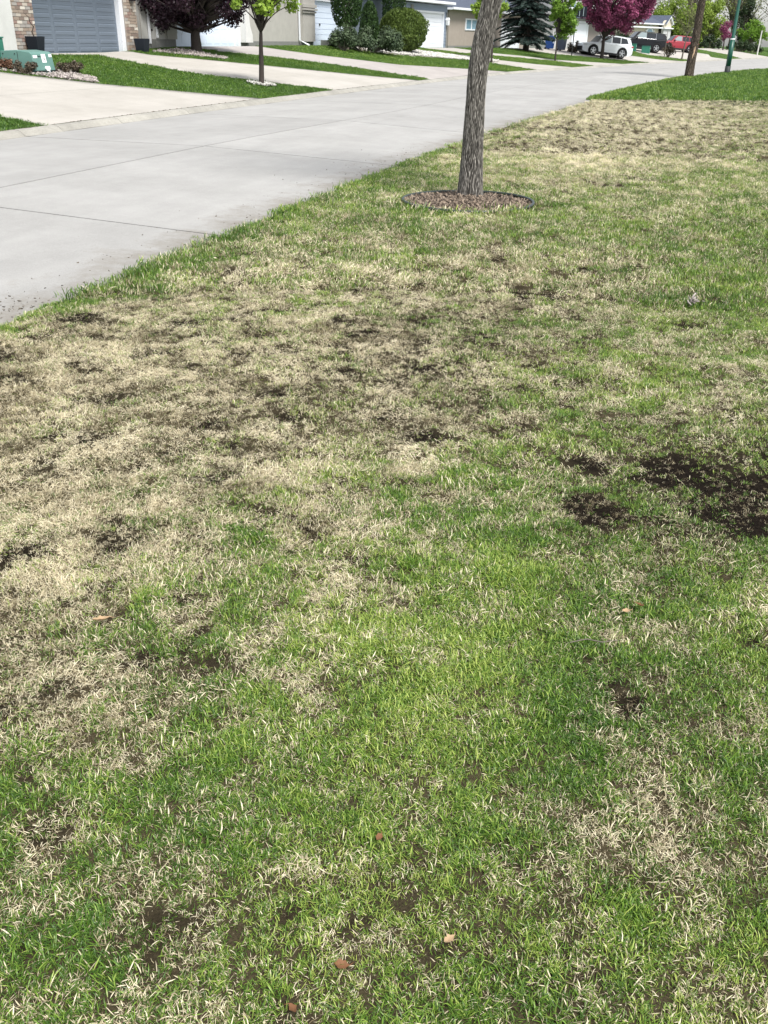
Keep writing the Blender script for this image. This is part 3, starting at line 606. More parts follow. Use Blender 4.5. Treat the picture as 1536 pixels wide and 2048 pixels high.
def trunk_mesh(name, path, radii, na, nz, m, parent, depth=.012, fu=26, seed=0, knots=()):
    P = np.array(path); L = np.concatenate([[0], np.cumsum(np.linalg.norm(np.diff(P, axis=0), axis=1))])
    l = np.linspace(0, L[-1], nz); C = np.stack([np.interp(l, L, P[:, i]) for i in range(3)], -1)
    ker = max(1, nz//16)                      # soften the kinks of the path
    for _ in range(2):
        Cp = np.vstack([np.repeat(C[:1], ker, 0), C, np.repeat(C[-1:], ker, 0)]); k = np.ones(2*ker+1)/(2*ker+1)
        C2 = np.stack([np.convolve(Cp[:, i], k, 'valid') for i in range(3)], -1); C2[:, 2] = C[:, 2]; C = C2
    R = np.interp(l, L, radii); a = np.linspace(0, 2*pi, na, endpoint=False); A, Lg = np.meshgrid(a, l)
    cx, sx = np.cos(A), np.sin(A)
    # interlaced ridges: warped vertical stripes, seamless round the stem
    wpx = (fbm(cx*3+Lg*5+5, sx*3+Lg*1.5, seed+1, 3)-.5)*1.5; wpx += (fbm(cx*5-Lg*11, sx*5+9, seed+2, 2)-.5)*.9
    s1 = np.abs(np.sin((A*fu/2+wpx*3.0+1.6*np.sin(Lg*13+A*2)))); s2 = np.abs(np.sin((A*fu/2-wpx*2.6+1.8*np.sin(Lg*10+3+A*3)+1.3)))
    rid = np.maximum(s1, s2*.92)**2.2*(.55+.9*fbm(cx*9+Lg*14, sx*9-Lg*6, seed+5, 3)); fine = fbm(cx*22+Lg*30, sx*22+3, seed+7, 3)
    h = np.clip(rid, 0, 1.1)*.8+.3*fine
    lump = (fbm(cx*1.5+4, sx*1.5+Lg*2, seed+9, 2)-.5)*.10
    Rr = R[:, None]*(1+lump)+(h-.6)*depth
    for ka, kl, kr, kh in knots: 
        d = ((np.angle(np.exp(1j*(A-ka))))*R[:, None]/kr)**2+((Lg-kl)/kr)**2; Rr = Rr+kh*np.exp(-d)
    X = C[:, 0:1]+Rr*cx; Y = C[:, 1:2]+Rr*sx; Z = np.repeat(C[:, 2:3], na, 1)
    V = np.stack([X, Y, Z], -1).reshape(-1, 3); i = np.arange(nz*na).reshape(nz, na); j = np.roll(i, -1, 1)
    F = np.stack([i[:-1], j[:-1], j[1:], i[1:]], -1).reshape(-1, 4)
    return npmesh(name, V, F, m, parent, {'ridge': ('POINT', h.ravel())}, True), C, R

def leaf_cloud(centres, radii, n, size, jit=.45, up=.3, seed=0, shape='leaf', squash=1.0):
    """n small folded leaf faces spread through blobs; returns V,F,rnd"""
    r = np.random.default_rng(seed); C = np.asarray(centres, float); Rd = np.asarray(radii, float)
    w = Rd**2; pick = r.choice(len(C), n, p=w/w.sum()); d = r.normal(size=(n, 3)); d /= np.linalg.norm(d, axis=1)[:, None]
    rad = Rd[pick]*np.clip(r.uniform(size=n), .02, 1)**.45; p = C[pick]+d*rad[:, None]*np.array([1, 1, squash])
    s = size*r.uniform(.6, 1.35, n)
    nrm = d*.6+r.normal(size=(n, 3))*jit; nrm[:, 2] += up; nrm /= np.linalg.norm(nrm, axis=1)[:, None]
    t = np.cross(nrm, r.normal(size=(n, 3))); t /= np.linalg.norm(t, axis=1)[:, None]; b = np.cross(nrm, t)
    a = t*s[:, None]; bb = b*(s*.42)[:, None]; dn = nrm*(s*.12)[:, None]
    V = np.stack([p-a*.5, p+bb-dn, p+a*.5, p-bb-dn], 1).reshape(-1, 3); i = np.arange(n)*4
    F = np.concatenate([np.stack([i, i+1, i+2], -1), np.stack([i, i+2, i+3], -1)])
    # tone: each blob has a tone of its own, leaves vary round it
    tone = np.clip(r.uniform(.15, .85, len(C))[pick]*.5+r.uniform(0, 1, n)*.5, 0, 1)
    return V, F, np.repeat(tone, 4)
def leaves(name, parent, m, *a, **k):
    V, F, t = leaf_cloud(*a, **k); return npmesh(name, V, F, m, parent, {'rnd': ('POINT', t)})
M_bark_dark = mat('dark_bark', (.055, .045, .04), .9, var=.3, scale=30, bump=.6, bscale=50)
M_bark_grey = mat('grey_bark', (.14, .12, .10), .9, var=.3, scale=30, bump=.6, bscale=50)
def limb(mb, a, b, r0, r1, n=5, sag=.12, seed=0, sides=5):
    r = random.Random(seed); a = Vector(a); b = Vector(b); L = (b-a).length; o = Vector((r.uniform(-1, 1), r.uniform(-1, 1), r.uniform(-.3, .8)))*L*sag; pts = []
    for i in range(n):
        t = i/(n-1); pts.append(a.lerp(b, t)+o*math.sin(pi*t))
    mb.tube(pts, [r0+(r1-r0)*i/(n-1) for i in range(n)], sides)
    return pts
def leafy_tree(name, label, loc, trunk, crown, nblob, blob_r, nleaf, lsize, m_leaf, m_bark, seed=0, fork=None, flat=1.0, lean=(0, 0), sparse=False, cat='tree', group=None, up=.3, sub=3, shell=.35):
    """trunk=(height,r0,r1); crown=(dx,dy,cz,rx,ry,rz)"""
    r = np.random.default_rng(seed); root = empty(name, loc); tag(root, label, cat, group)
    h, r0, r1 = trunk; mb = MB(); lx, ly = lean
    mb.tube([(0, 0, -.15), (0, 0, .05), (lx*.3+.01, ly*.3, h*.4), (lx*.6, ly*.6, h*.7), (lx, ly, h)], [r0*1.35, r0*1.12, r0, (r0+r1)*.5, r1], 10)
    mb.build('trunk', m_bark, root, smooth=True)
    dx, dy, cz, rx, ry, rz = crown; cs = []; tries = 0
    while len(cs) < nblob and tries < 9999:
        tries += 1; p = r.uniform(-1, 1, 3); q = np.linalg.norm(p)
        if q > 1 or q < shell: continue
        cs.append((dx+p[0]*rx, dy+p[1]*ry, cz+p[2]*rz))
    br = MB()
    for i, c in enumerate(cs):
        t = float(r.uniform(.0, 1)); zt = h*(.82+.18*t) if c[2] > h else h*.93
        top = Vector((lx, ly, h)); start = Vector((lx*(zt/h), ly*(zt/h), zt))
        if c[2] > h+.35*rz:    # higher limbs leave an inner leader
            start = Vector((lx+.25*(c[0]-lx), ly+.25*(c[1]-ly), h+(c[2]-h)*.45)); limb(br, top, start, r1*.7, r1*.4, 4, .08, seed*7+i)
        pts = limb(br, start, c, max(r1*.42, .012), .008, 5, .12, seed*11+i)
        for q in range(sub):
            e = Vector(c)+Vector(r.normal(0, blob_r*.6, 3)); limb(br, pts[3], e, .009, .003, 3, .1, seed*13+i*5+q, 3)
    br.build('branch', m_bark, root, smooth=True)
    if nleaf: leaves('crown', root, m_leaf, cs, [blob_r*float(r.uniform(.6, 1.25)) for _ in cs], nleaf, lsize, seed=seed, squash=flat, up=up)
    return root

L_maple = leafmat('maple_leaves', (.16, .26, .03), (.34, .48, .07), trans=.4)
L_maple2 = leafmat('linden_leaves', (.11, .22, .025), (.26, .42, .06), trans=.4)
L_purple = leafmat('purple_leaves', (.008, .005, .009), (.042, .016, .028), trans=.15)
L_pink = leafmat('pink_blossom', (.05, .012, .028), (.50, .13, .27), trans=.35)
L_willow = leafmat('willow_leaves', (.13, .21, .03), (.34, .44, .08), trans=.4)
L_olive = leafmat('budding_leaves', (.11, .13, .04), (.30, .34, .12), trans=.35)
L_dark = leafmat('dark_leaves', (.010, .022, .010), (.045, .075, .025), trans=.15)
L_spruce = leafmat('spruce_needles', (.010, .022, .018), (.060, .095, .080), rough=.7, trans=.05)
L_thuja = leafmat('thuja_foliage', (.010, .028, .010), (.05, .10, .022), rough=.6, trans=.1)
L_thuja_l = leafmat('thuja_foliage_light', (.028, .055, .012), (.14, .20, .04), rough=.6, trans=.15)
L_yew = leafmat('juniper_foliage', (.02, .038, .022), (.11, .155, .075), rough=.6, trans=.1)
L_brown = leafmat('brown_twiggy_foliage', (.045, .038, .026), (.14, .11, .075), trans=.1)
L_rust = leafmat('rust_foliage', (.075, .036, .024), (.20, .11, .065), trans=.1)

ash = empty('ash_tree', (-2.46, 11.36, LZ)); tag(ash, 'tree with furrowed grey bark leaning right out of the ringed mulch bed', 'tree')
tp = [(0, 0, -.06), (0, 0, .02), (-.002, 0, .06), (-.003, 0, .57), (-.001, 0, 1.12), (0, 0, 1.38), (.023, .005, 1.64), (.071, .015, 1.84), (.117, .025, 2.14), (.19, .04, 2.5), (.25, .05, 3.3)]
tr_, tC, tR = trunk_mesh('trunk', tp, [.215, .19, .158, .124, .110, .110, .112, .112, .108, .105, .095], 260, 620, M_ash, ash, depth=.012, fu=44, seed=3, knots=[(radians(250), 1.34, .05, .007)])
br = MB(); cs = []
for i, (dx, dy, z) in enumerate([(1.2, .4, 5.0), (-1.0, .6, 5.3), (.1, -1.1, 5.2), (.5, 1.3, 5.6), (-.4, -.2, 6.2), (1.3, -.9, 5.9), (-1.4, -.7, 5.8)]):
    e = (dx+.25, dy, z); pts = limb(br, (.25, .05, 3.15+.02*i), e, .06, .012, 7, .1, 40+i, 7); cs.append(e)
    for q in range(5):
        e2 = Vector(pts[3+q % 4])+Vector((random.uniform(-.7, .7), random.uniform(-.7, .7), random.uniform(.1, .7))); limb(br, pts[3+q % 4], e2, .012, .004, 4, .1, 90+i*7+q, 4); cs.append(tuple(e2))
br.build('branch', M_ash2, ash, smooth=True)
leaves('crown', ash, L_maple2, cs, [.45]*len(cs), 5200, .055, seed=5)

# mulch bed and edging ring
M_mulch = soilmat('mulch_floor', (.03, .02, .014), (.10, .07, .05), (.12, .09, .06))
a = np.linspace(0, 2*pi, 49); rr = np.linspace(0, .76, 14); A, Rr = np.meshgrid(a, rr)
bed_z = LZ+.005+.05*np.exp(-(Rr/.35)**2)+(fbm(Rr*np.cos(A)*9+9, Rr*np.sin(A)*9, 5)-.5)*.03
mulch = gridmesh('mulch_bed', RING[0]+Rr*np.cos(A), RING[1]+Rr*np.sin(A), bed_z, M_mulch); tag(mulch, kind='structure')
def chips(name, n, fn, m, size, label=None, thick=.2, flat=.5, seed=0):
    r = np.random.default_rng(seed); P = np.array([fn(r) for _ in range(n)]); base = np.array([(-1, -1, -1), (1, -1, -1), (1, 1, -1), (-1, 1, -1), (-1, -1, 1), (1, -1, 1), (1, 1, 1), (-1, 1, 1)], float)*.5
    Fb = np.array([(0, 3, 2, 1), (4, 5, 6, 7), (0, 1, 5, 4), (1, 2, 6, 5), (2, 3, 7, 6), (3, 0, 4, 7)])
    V = []; F = []
    for i in range(n):
        L = r.uniform(*size); d = np.array([L, L*r.uniform(.10, .30), L*thick*r.uniform(.5, 1)]); v = base*d+r.normal(0, .06, (8, 3))*d
        az = r.uniform(0, 2*pi); el = r.normal(0, flat); ca, sa, ce, se = cos(az), sin(az), cos(el), sin(el)
        R = np.array([[ca*ce, -sa, ca*se], [sa*ce, ca, sa*se], [-se, 0, ce]]); V.append(v@R.T+P[i]); F.append(Fb+8*i)
    t = np.repeat(r.uniform(0, 1, n), 8)
    return npmesh(name, np.concatenate(V), np.concatenate(F), m, None, {'rnd': ('POINT', t)})
M_chip = leafmat('bark_chips', (.016, .011, .008), (.30, .235, .18), rough=.85, trans=0)
def mpos(r):
    a = r.uniform(0, 2*pi); q = .745*math.sqrt(r.uniform()); return (RING[0]+q*cos(a), RING[1]+q*sin(a), LZ+.012+.05*math.exp(-(q/.35)**2)+r.uniform(0, .015))
c = chips('mulch_chips', 4600, mpos, M_chip, (.025, .095), seed=3); tag(c, 'loose brown and pale bark chips heaped round the tree trunk', 'mulch', kind='stuff')
M_edge = mat('black_green_plastic', (.032, .042, .038), .4, spec=.5, var=.15, scale=20)
e = MB(); n = 72; R1 = .775; prof = [(R1+.004*cos(t)*4, .03+.016*sin(t)) for t in np.linspace(0, 2*pi, 9)[:-1]]
V = []; F = []
ring_p = [(R1-.006, -.05), (R1+.006, -.05), (R1+.006, .03)]+[(R1+.017*cos(t), .045+.017*sin(t)) for t in np.linspace(-.9, pi+.9, 9)]+[(R1-.006, .03)]
k = len(ring_p)
for i in range(n):
    an = 2*pi*i/n; wob = 1+.012*sin(3*an+1)
    for q, z in ring_p: V.append((q*wob*cos(an), q*wob*sin(an), z+.006*sin(2*an)))
for i in range(n):
    for j in range(k): F.append((i*k+j, ((i+1) % n)*k+j, ((i+1) % n)*k+(j+1) % k, i*k+(j+1) % k))
e.add(V, F); e = e.build('lawn_edging', M_edge, smooth=True); e.location = (RING[0], RING[1], LZ-.002)
tag(e, 'dark plastic edging ring round the mulch bed of the grey barked tree', 'edging')

# second tree on the green lawn, with an old wound
t2 = empty('tree', (-.59, 59.0, LZ)); tag(t2, 'brown leaning tree trunk with a pale wound on the green lawn beside the lamp post', 'tree')
tp = [(0, 0, -.15), (0, 0, .05), (-.01, 0, .75), (.02, 0, 1.5), (.07, 0, 2.45), (.05, 0, 3.4), (.1, 0, 4.4), (.25, 0, 5.6)]
trunk_mesh('trunk', tp, [.27, .25, .235, .225, .205, .20, .17, .12], 90, 160, M_ash2, t2, depth=.03, fu=18, seed=9)
M_wound = mat('bare_wood', (.52, .36, .24), .7, var=.2, scale=20)
wd = MB(); V = []; F = []
for i in range(9):
    z = 1.0+i*.075; wv = .055*math.sin(pi*(i+.4)/9.2); x0 = .02+.01*i
    for j, dx in enumerate((-wv, 0, wv)): V.append((x0+dx, -.232+.02*abs(dx)/.05, z))
for i in range(8):
    for j in range(2): F.append((3*i+j, 3*i+j+1, 3*i+j+4, 3*i+j+3))
wd.add(V, F); o = wd.build('wound', M_wound, t2); sm = o.modifiers.new('thick', 'SOLIDIFY'); sm.thickness = .02
br = MB(); cs = []
for i, (dx, dy, z) in enumerate([(1.6, .3, 6.0), (-1.5, .5, 6.3), (.3, -1.4, 6.5), (.4, 1.5, 7.2), (-.8, -.6, 7.6), (1.5, -1.0, 7.0), (-1.8, .2, 4.6), (1.9, .8, 4.9)]):
    pts = limb(br, (.12, 0, 3.9+.14*i), (dx, dy, z), .07, .015, 6, .1, 140+i, 6); cs.append((dx, dy, z))
    for q in range(5):
        e2 = Vector(pts[2+q % 4])+Vector((random.uniform(-.9, .9), random.uniform(-.9, .9), random.uniform(-.2, .8))); limb(br, pts[2+q % 4], e2, .014, .005, 4, .1, 190+i*7+q, 4); cs.append(tuple(e2))
br.build('branch', M_ash2, t2, smooth=True); leaves('crown', t2, L_willow, cs, [.55]*len(cs), 4200, .10, seed=8)

# green lamp post
M_pole = mat('green_paint', (.006, .075, .05), .4, spec=.5, var=.08, scale=5); M_poledark = mat('dark_base_paint', (.03, .035, .035), .6)
M_white = mat('white_paint', (.78, .80, .82), .5); M_sticker = mat('white_sticker', (.85, .88, .86), .4)
lp = empty('lamp_post', (1.70, 71.28, LZ)); tag(lp, 'green lamp post with a dark foot and thin white band on the lawn', 'lamp post')
m = MB(); m.tube([(0, 0, .42), (0, 0, 2.0)], [.165, .150], 14); m.tube([(0, 0, 2.0), (0, 0, 2.06), (0, 0, 8.0)], [.150, .115, .07], 14, cap=False)
m.tube([(0, 0, 8.0), (-.2, -.02, 8.5), (-.9, -.05, 8.75), (-1.7, -.08, 8.7)], [.07, .06, .05, .045], 10); m.build('pole', M_pole, lp, smooth=True)
m = MB(); m.tube([(0, 0, 0), (0, 0, .06), (0, 0, .44)], [.20, .185, .178], 14); m.build('base', M_poledark, lp, smooth=True)
m = MB(); m.tube([(0, 0, 2.0), (0, 0, 2.08)], [.158, .158], 14); m.build('band', M_white, lp, smooth=True)
m = MB(); m.prism([(-2.5, 8.62), (-2.35, 8.78), (-1.75, 8.8), (-1.6, 8.7), (-1.65, 8.6)], -.2, .05); m.build('lamp_head', M_poledark, lp, bevel=.02)

# ------------------------------------------------------------------ far side planting
def at(s, y): x, _ = sxy(s, y); return (x, y, float(zs(s, y)))
leafy_tree('young_maple', 'young maple with bright yellow green leaves standing on the lawn strip before the duplex', (-12.74, 27.93, .26), (1.45, .075, .05), (.05, .05, 2.75, 1.25, 1.1, 1.05), 46, .25, 5200, .105, L_maple, M_bark_dark, 21, lean=(.05, 0), shell=.2)
t = leafy_tree('purple_plum_tree', 'broad tree with dark purple leaves in front of the white garage door', (-18.33, 34.42, .92), (.85, .20, .16), (-.1, -.15, 2.35, 2.75, 2.5, 1.45), 130, .44, 38000, .085, L_purple, M_bark_dark, 22, flat=.85, shell=.3)
leafy_tree('street_tree', 'narrow bright green leafy young tree on the strip right of the dark spruce', (-9.85, 70.95, .40), (1.5, .055, .045), (.35, .1, 3.3, .98, .95, 1.75), 60, .32, 8500, .13, L_maple2, M_bark_dark, 23, shell=.15)
leafy_tree('crabapple_tree', 'round tree covered in magenta pink blossom beside the white car', (-7.9, 84.1, .40), (1.55, .14, .11), (.7, .0, 4.2, 3.0, 2.6, 2.35), 150, .48, 26000, .15, L_pink, M_bark_dark, 24, shell=.2)
leafy_tree('young_maple', 'young tree with pale green leaves seen left and right behind the leaning grey trunk', (-11.9, 58.75, .60), (1.2, .055, .045), (-.2, 0, 2.9, 1.0, 1.0, 1.35), 34, .28, 4200, .12, L_maple, M_bark_dark, 25, shell=.15)

# spruce
sp = empty('spruce_tree', (-13.14, 77.9, .88)); tag(sp, 'dark blue green spruce with drooping boughs before the white garage door', 'tree')
m = MB(); m.tube([(0, 0, -.2), (0, 0, 1.2), (0, 0, 9)], [.26, .2, .03], 9); m.build('trunk', M_bark_dark, sp, smooth=True)
r = np.random.default_rng(31); V = []; br = MB(); tone = []
for lev in range(30):
    z = .75+lev*.28; Lb = 2.35*(1-(z-.7)/9.5)**.75+.1; nb = 11
    for b in range(nb):
        az = r.uniform(0, 2*pi); L_ = Lb*r.uniform(.72, 1.12); z0 = z+r.uniform(-.12, .12); ca, sa = cos(az), sin(az); dr = r.uniform(.10, .26)
        pts = [(L_*t*ca, L_*t*sa, z0+.25*L_*t-dr*2.0*L_*t*t) for t in (0, .25, .5, .75, 1)]; br.tube(pts, [.03, .025, .018, .012, .006], 3, cap=False)
        n = int(90+120*L_); t = r.uniform(.15, 1.02, n)**.8; c = np.stack([L_*t*ca, L_*t*sa, z0+.25*L_*t-dr*2.0*L_*t*t], -1)
        wdt = .42*(1-.65*t)*r.uniform(-1, 1, n); c += np.stack([-sa*wdt, ca*wdt, -.05-np.abs(wdt)*.28-r.uniform(0, .07, n)], -1)
        d = np.stack([ca+(-sa)*np.sign(wdt)*.9, sa+ca*np.sign(wdt)*.9, r.normal(-.35, .3, n)], -1)+r.normal(0, .25, (n, 3)); d /= np.linalg.norm(d, axis=1)[:, None]
        s_ = np.cross(d, r.normal(size=(n, 3))); s_ /= np.linalg.norm(s_, axis=1)[:, None]; l = r.uniform(.07, .16, n)[:, None]; w_ = .026
        V.append(np.stack([c-d*l*.5-s_*w_, c-d*l*.5+s_*w_, c+d*l*.5+s_*w_*.6, c+d*l*.5-s_*w_*.6], 1).reshape(-1, 3)); tb = r.uniform(0, .55); tone.append(np.repeat(np.clip(tb+r.uniform(-.1, .45, n), 0, 1), 4))
V = np.concatenate(V); F = np.arange(len(V)).reshape(-1, 4)
br.build('branch', M_bark_dark, sp); npmesh('crown', V, F, L_spruce, sp, {'rnd': ('POINT', np.concatenate(tone))}); NSP = len(F)

# clipped evergreens
def evergreen(name, label, loc, shape, n, size, m_leaf, seed, stems=0, cat='shrub', vert=1.0, lump=.12, group=None, under=None):
    """shape(z01, az)->radius, height; foliage faces packed on a lumpy shell with some depth"""
    r = np.random.default_rng(seed); root = empty(name, loc); tag(root, label, cat, group); H, z0, fn = shape
    zz = r.uniform(0, 1, n); az = r.uniform(0, 2*pi, n); R = fn(zz); keep = r.uniform(size=n) < np.clip(R/np.max(R)+.12, 0, 1); zz, az, R = zz[keep], az[keep], R[keep]; n = len(zz)
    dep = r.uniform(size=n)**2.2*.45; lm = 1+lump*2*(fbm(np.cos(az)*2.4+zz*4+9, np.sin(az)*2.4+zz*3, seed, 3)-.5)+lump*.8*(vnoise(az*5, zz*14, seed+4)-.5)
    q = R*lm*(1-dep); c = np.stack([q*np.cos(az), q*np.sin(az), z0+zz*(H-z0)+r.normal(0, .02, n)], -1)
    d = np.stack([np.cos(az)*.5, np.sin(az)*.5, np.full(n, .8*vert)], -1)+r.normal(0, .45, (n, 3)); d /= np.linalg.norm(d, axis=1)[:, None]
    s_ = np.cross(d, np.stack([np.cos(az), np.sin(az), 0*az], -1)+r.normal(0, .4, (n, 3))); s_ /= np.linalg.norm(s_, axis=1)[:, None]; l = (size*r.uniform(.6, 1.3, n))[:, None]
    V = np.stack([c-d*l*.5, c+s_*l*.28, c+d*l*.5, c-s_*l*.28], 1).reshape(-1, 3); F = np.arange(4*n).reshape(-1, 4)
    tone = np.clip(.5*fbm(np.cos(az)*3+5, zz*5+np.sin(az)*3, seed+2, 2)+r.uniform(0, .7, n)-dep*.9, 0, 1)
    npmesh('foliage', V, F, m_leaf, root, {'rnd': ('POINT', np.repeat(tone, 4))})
    mb = MB(); k = max(stems, 1)
    for i in range(k):
        a_ = 2*pi*i/k; e_ = .35*fn(np.array([.5]))[0] if k > 1 else 0
        mb.tube([(.06*cos(a_)*(k > 1), .06*sin(a_)*(k > 1), -.15), (e_*cos(a_)*.6, e_*sin(a_)*.6, z0+(H-z0)*.25), (e_*cos(a_), e_*sin(a_), z0+(H-z0)*.7)], [.05, .04, .015], 6)
    mb.build('stem', M_bark_dark if not under else under, root)
    return root
def col_shape(H, z0, R, p=.55): return (H, z0, lambda z: R*np.clip(np.sin(pi*np.clip(z*.86+.12, 0, 1)), 0, 1)**p*np.where(z < .0, 0, 1))
def ball(H, z0, R): return (H, z0, lambda z: R*np.sqrt(np.clip(1-(2*z-1)**2*.97, 0, 1))**.85)
def dome(H, z0, R): return (H, z0, lambda z: R*np.sqrt(np.clip(1-(z*.99)**2, 0, 1)))
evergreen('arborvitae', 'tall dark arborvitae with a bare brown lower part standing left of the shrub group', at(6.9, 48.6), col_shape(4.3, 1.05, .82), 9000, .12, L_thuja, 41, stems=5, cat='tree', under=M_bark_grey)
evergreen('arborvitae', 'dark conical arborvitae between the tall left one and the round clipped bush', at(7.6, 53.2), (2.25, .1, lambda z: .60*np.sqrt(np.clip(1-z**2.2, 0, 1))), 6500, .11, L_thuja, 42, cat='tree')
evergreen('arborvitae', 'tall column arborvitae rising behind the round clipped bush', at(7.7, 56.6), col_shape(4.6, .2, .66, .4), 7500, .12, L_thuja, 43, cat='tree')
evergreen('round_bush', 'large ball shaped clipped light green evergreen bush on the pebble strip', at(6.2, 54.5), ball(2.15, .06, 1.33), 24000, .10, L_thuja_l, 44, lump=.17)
def low(name, label, loc, rx, ry, h, n, size, m, seed, group=None, nb=16, cat='shrub'):
    r = np.random.default_rng(seed); root = empty(name, loc); tag(root, label, cat, group); cs = []; mb = MB()
    for i in range(nb):
        a_ = r.uniform(0, 2*pi); q = math.sqrt(r.uniform()); c = (rx*q*cos(a_), ry*q*sin(a_), h*(.25+.6*r.uniform()*(1.05-.6*q*q))); cs.append(c); limb(mb, (c[0]*.15, c[1]*.15, -.05), c, .02*h+.008, .005, 4, .1, seed*3+i, 4)
    mb.build('stem', M_bark_grey, root); leaves('foliage', root, m, cs, [h*.26]*nb, n, size, seed=seed, up=.5)
    return root
low('juniper', 'sprawling grey green juniper spreading between the tall arborvitae and the round bush', at(6.2, 49.6), 1.8, 1.7, 1.25, 9500, .10, L_yew, 51, nb=34)
low('shrub', 'low dark mound of foliage at the foot of the tall left arborvitae', at(6.6, 47.4), .6, .6, 1.15, 3000, .08, L_yew, 52, nb=12)
low('shrub', 'rust coloured low shrub before the taller green utility box', (-17.0, 21.62, .72), .42, .35, .36, 1500, .05, L_rust, 53, 'low shrubs round the utility box')
low('shrub', 'brown twiggy low shrub at the left front corner of the labelled green box', (-16.25, 21.35, .64), .36, .34, .34, 1500, .045, L_brown, 54, 'low shrubs round the utility box')
low('shrub', 'brown twiggy low shrub at the right end of the labelled green box', (-16.1, 22.95, .64), .42, .42, .36, 1700, .05, L_brown, 55, 'low shrubs round the utility box')

# background trees and hedges beyond the bend
L2 = lambda p, h=0: (p[0], p[1], tz(p[0], p[1])+h)
def bt(name, label, x, y, trunk, crown, nb, br_, nl, ls, m, bk, seed, **k): return leafy_tree(name, label, (x, y, min(1.0, max(.1, tz(x, y)))), trunk, crown, nb, br_, nl, ls, m, bk, seed, cat='tree', **k)
G = 'background trees beyond the bend'
bt('willow_tree', 'bright yellow green bushy tree behind the red car left of the leaning brown trunk', -5.2, 158, (1.2, .2, .15), (0, 0, 3.5, 3.0, 2.6, 3.3), 60, .8, 7000, .26, L_willow, M_bark_grey, 61, group=G)
bt('willow_tree', 'bright green drooping tree right of the leaning brown trunk', -.4, 156, (1.0, .2, .15), (0, 0, 3.1, 2.9, 2.4, 3.2), 60, .8, 7000, .26, L_willow, M_bark_grey, 62, group=G)
bt('tall_tree', 'tall thinly leafed tree rising behind the bright green trees', -3.0, 185, (3, .3, .22), (0, 0, 9, 4.5, 4, 5.5), 60, 1.1, 2600, .26, L_olive, M_bark_grey, 63, group=G, sub=7)
bt('tall_tree', 'tall thinly leafed tree left of the green lamp post', 4.2, 190, (3, .3, .22), (0, 0, 8.5, 4.5, 4, 5.8), 70, 1.1, 3400, .26, L_olive, M_bark_grey, 64, group=G, sub=7)
bt('tall_tree', 'tall nearly bare tree right of the green lamp post', 11.5, 188, (3, .28, .2), (0, 0, 8.0, 4.4, 4, 5.4), 64, 1.0, 1500, .24, L_olive, M_bark_grey, 65, group=G, sub=8)
bt('tall_tree', 'bare branched tree at the right edge of the picture', 18.2, 196, (3, .28, .2), (0, 0, 8.5, 5.0, 4, 5.8), 64, 1.0, 1300, .24, L_olive, M_bark_grey, 66, group=G, sub=8)
bt('tall_tree', 'thin pale tree behind the slate roofed cream house', -11.5, 195, (4, .28, .2), (0, 0, 9.5, 4.6, 4, 5.0), 56, 1.0, 1300, .24, L_olive, M_bark_grey, 67, group=G, sub=8)
bt('plum_tree', 'small pink purple tree just left of the green lamp post', 2.5, 150, (1.2, .10, .07), (0, 0, 2.3, .85, .85, 1.15), 24, .4, 2200, .14, L_pink, M_bark_dark, 68, group=G)
bt('maple_tree', 'rounded bright green tree between the lamp post and the pale leaning pole', 6.6, 166, (1, .15, .1), (0, 0, 2.2, 2.2, 2.0, 1.6), 46, .62, 5000, .2, L_maple2, M_bark_grey, 69, group=G)
bt('evergreen_tree', 'very dark evergreen behind the green lamp post', 6.0, 186, (1, .2, .1), (0, 0, 4.0, 1.5, 1.5, 3.6), 50, .6, 5000, .22, L_dark, M_bark_dark, 70, group=G)
bt('evergreen_tree', 'dark bushy tree at the far right beyond the pale pole', 13.0, 172, (1, .2, .1), (0, 0, 2.2, 2.8, 2.2, 1.7), 46, .7, 5200, .22, L_dark, M_bark_dark, 71, group=G)
for i, (x, y, rx, h, lb, mm, sd) in enumerate([(.6, 149, 1.4, 1.7, 'dark low hedge below the bright green drooping tree', L_dark, 81), (4.6, 153, 1.5, 1.6, 'dark low hedge behind the foot of the green lamp post', L_dark, 82), (6.6, 156, 1.6, 1.5, 'dark green hedge at the foot of the rounded bright green tree', L_dark, 83), (-2.8, 150, 1.2, 1.9, 'deep green bush just right of the leaning brown trunk', L_yew, 84), (-9.5, 118, 1.6, 1.9, 'dark bush behind the white and black cars', L_dark, 85)]):
    low('bush', lb, (x, y, max(.1, min(.9, tz(x, y)))), rx, 1.1, h, 2600, .16, mm, sd, 'bushes beyond the bend')
low('shrub', 'small red brown shrub on the strip behind the black car', (-3.35, 103.6, .4), .55, .5, 1.25, 1500, .1, L_brown, 86)
low('shrub', 'tan dry ornamental grass clump between the wheeled bins and the white car', (-10.5, 87.0, .72), .55, .5, 1.0, 1500, .1, L_brown, 87)
for i in range(7):    # line of far woods so that the street does not end in open land
    x = -34+i*11+random.uniform(-2, 2)
    bt('far_tree', 'far thinly leafed tree beyond the houses at the end of the street', x, 228+random.uniform(-8, 8), (3, .3, .2), (0, 0, 7.5, 6, 4, 5.5), 34, 1.3, 1100, .3, L_olive, M_bark_grey, 300+i, group='far trees at the end of the street', sub=4)
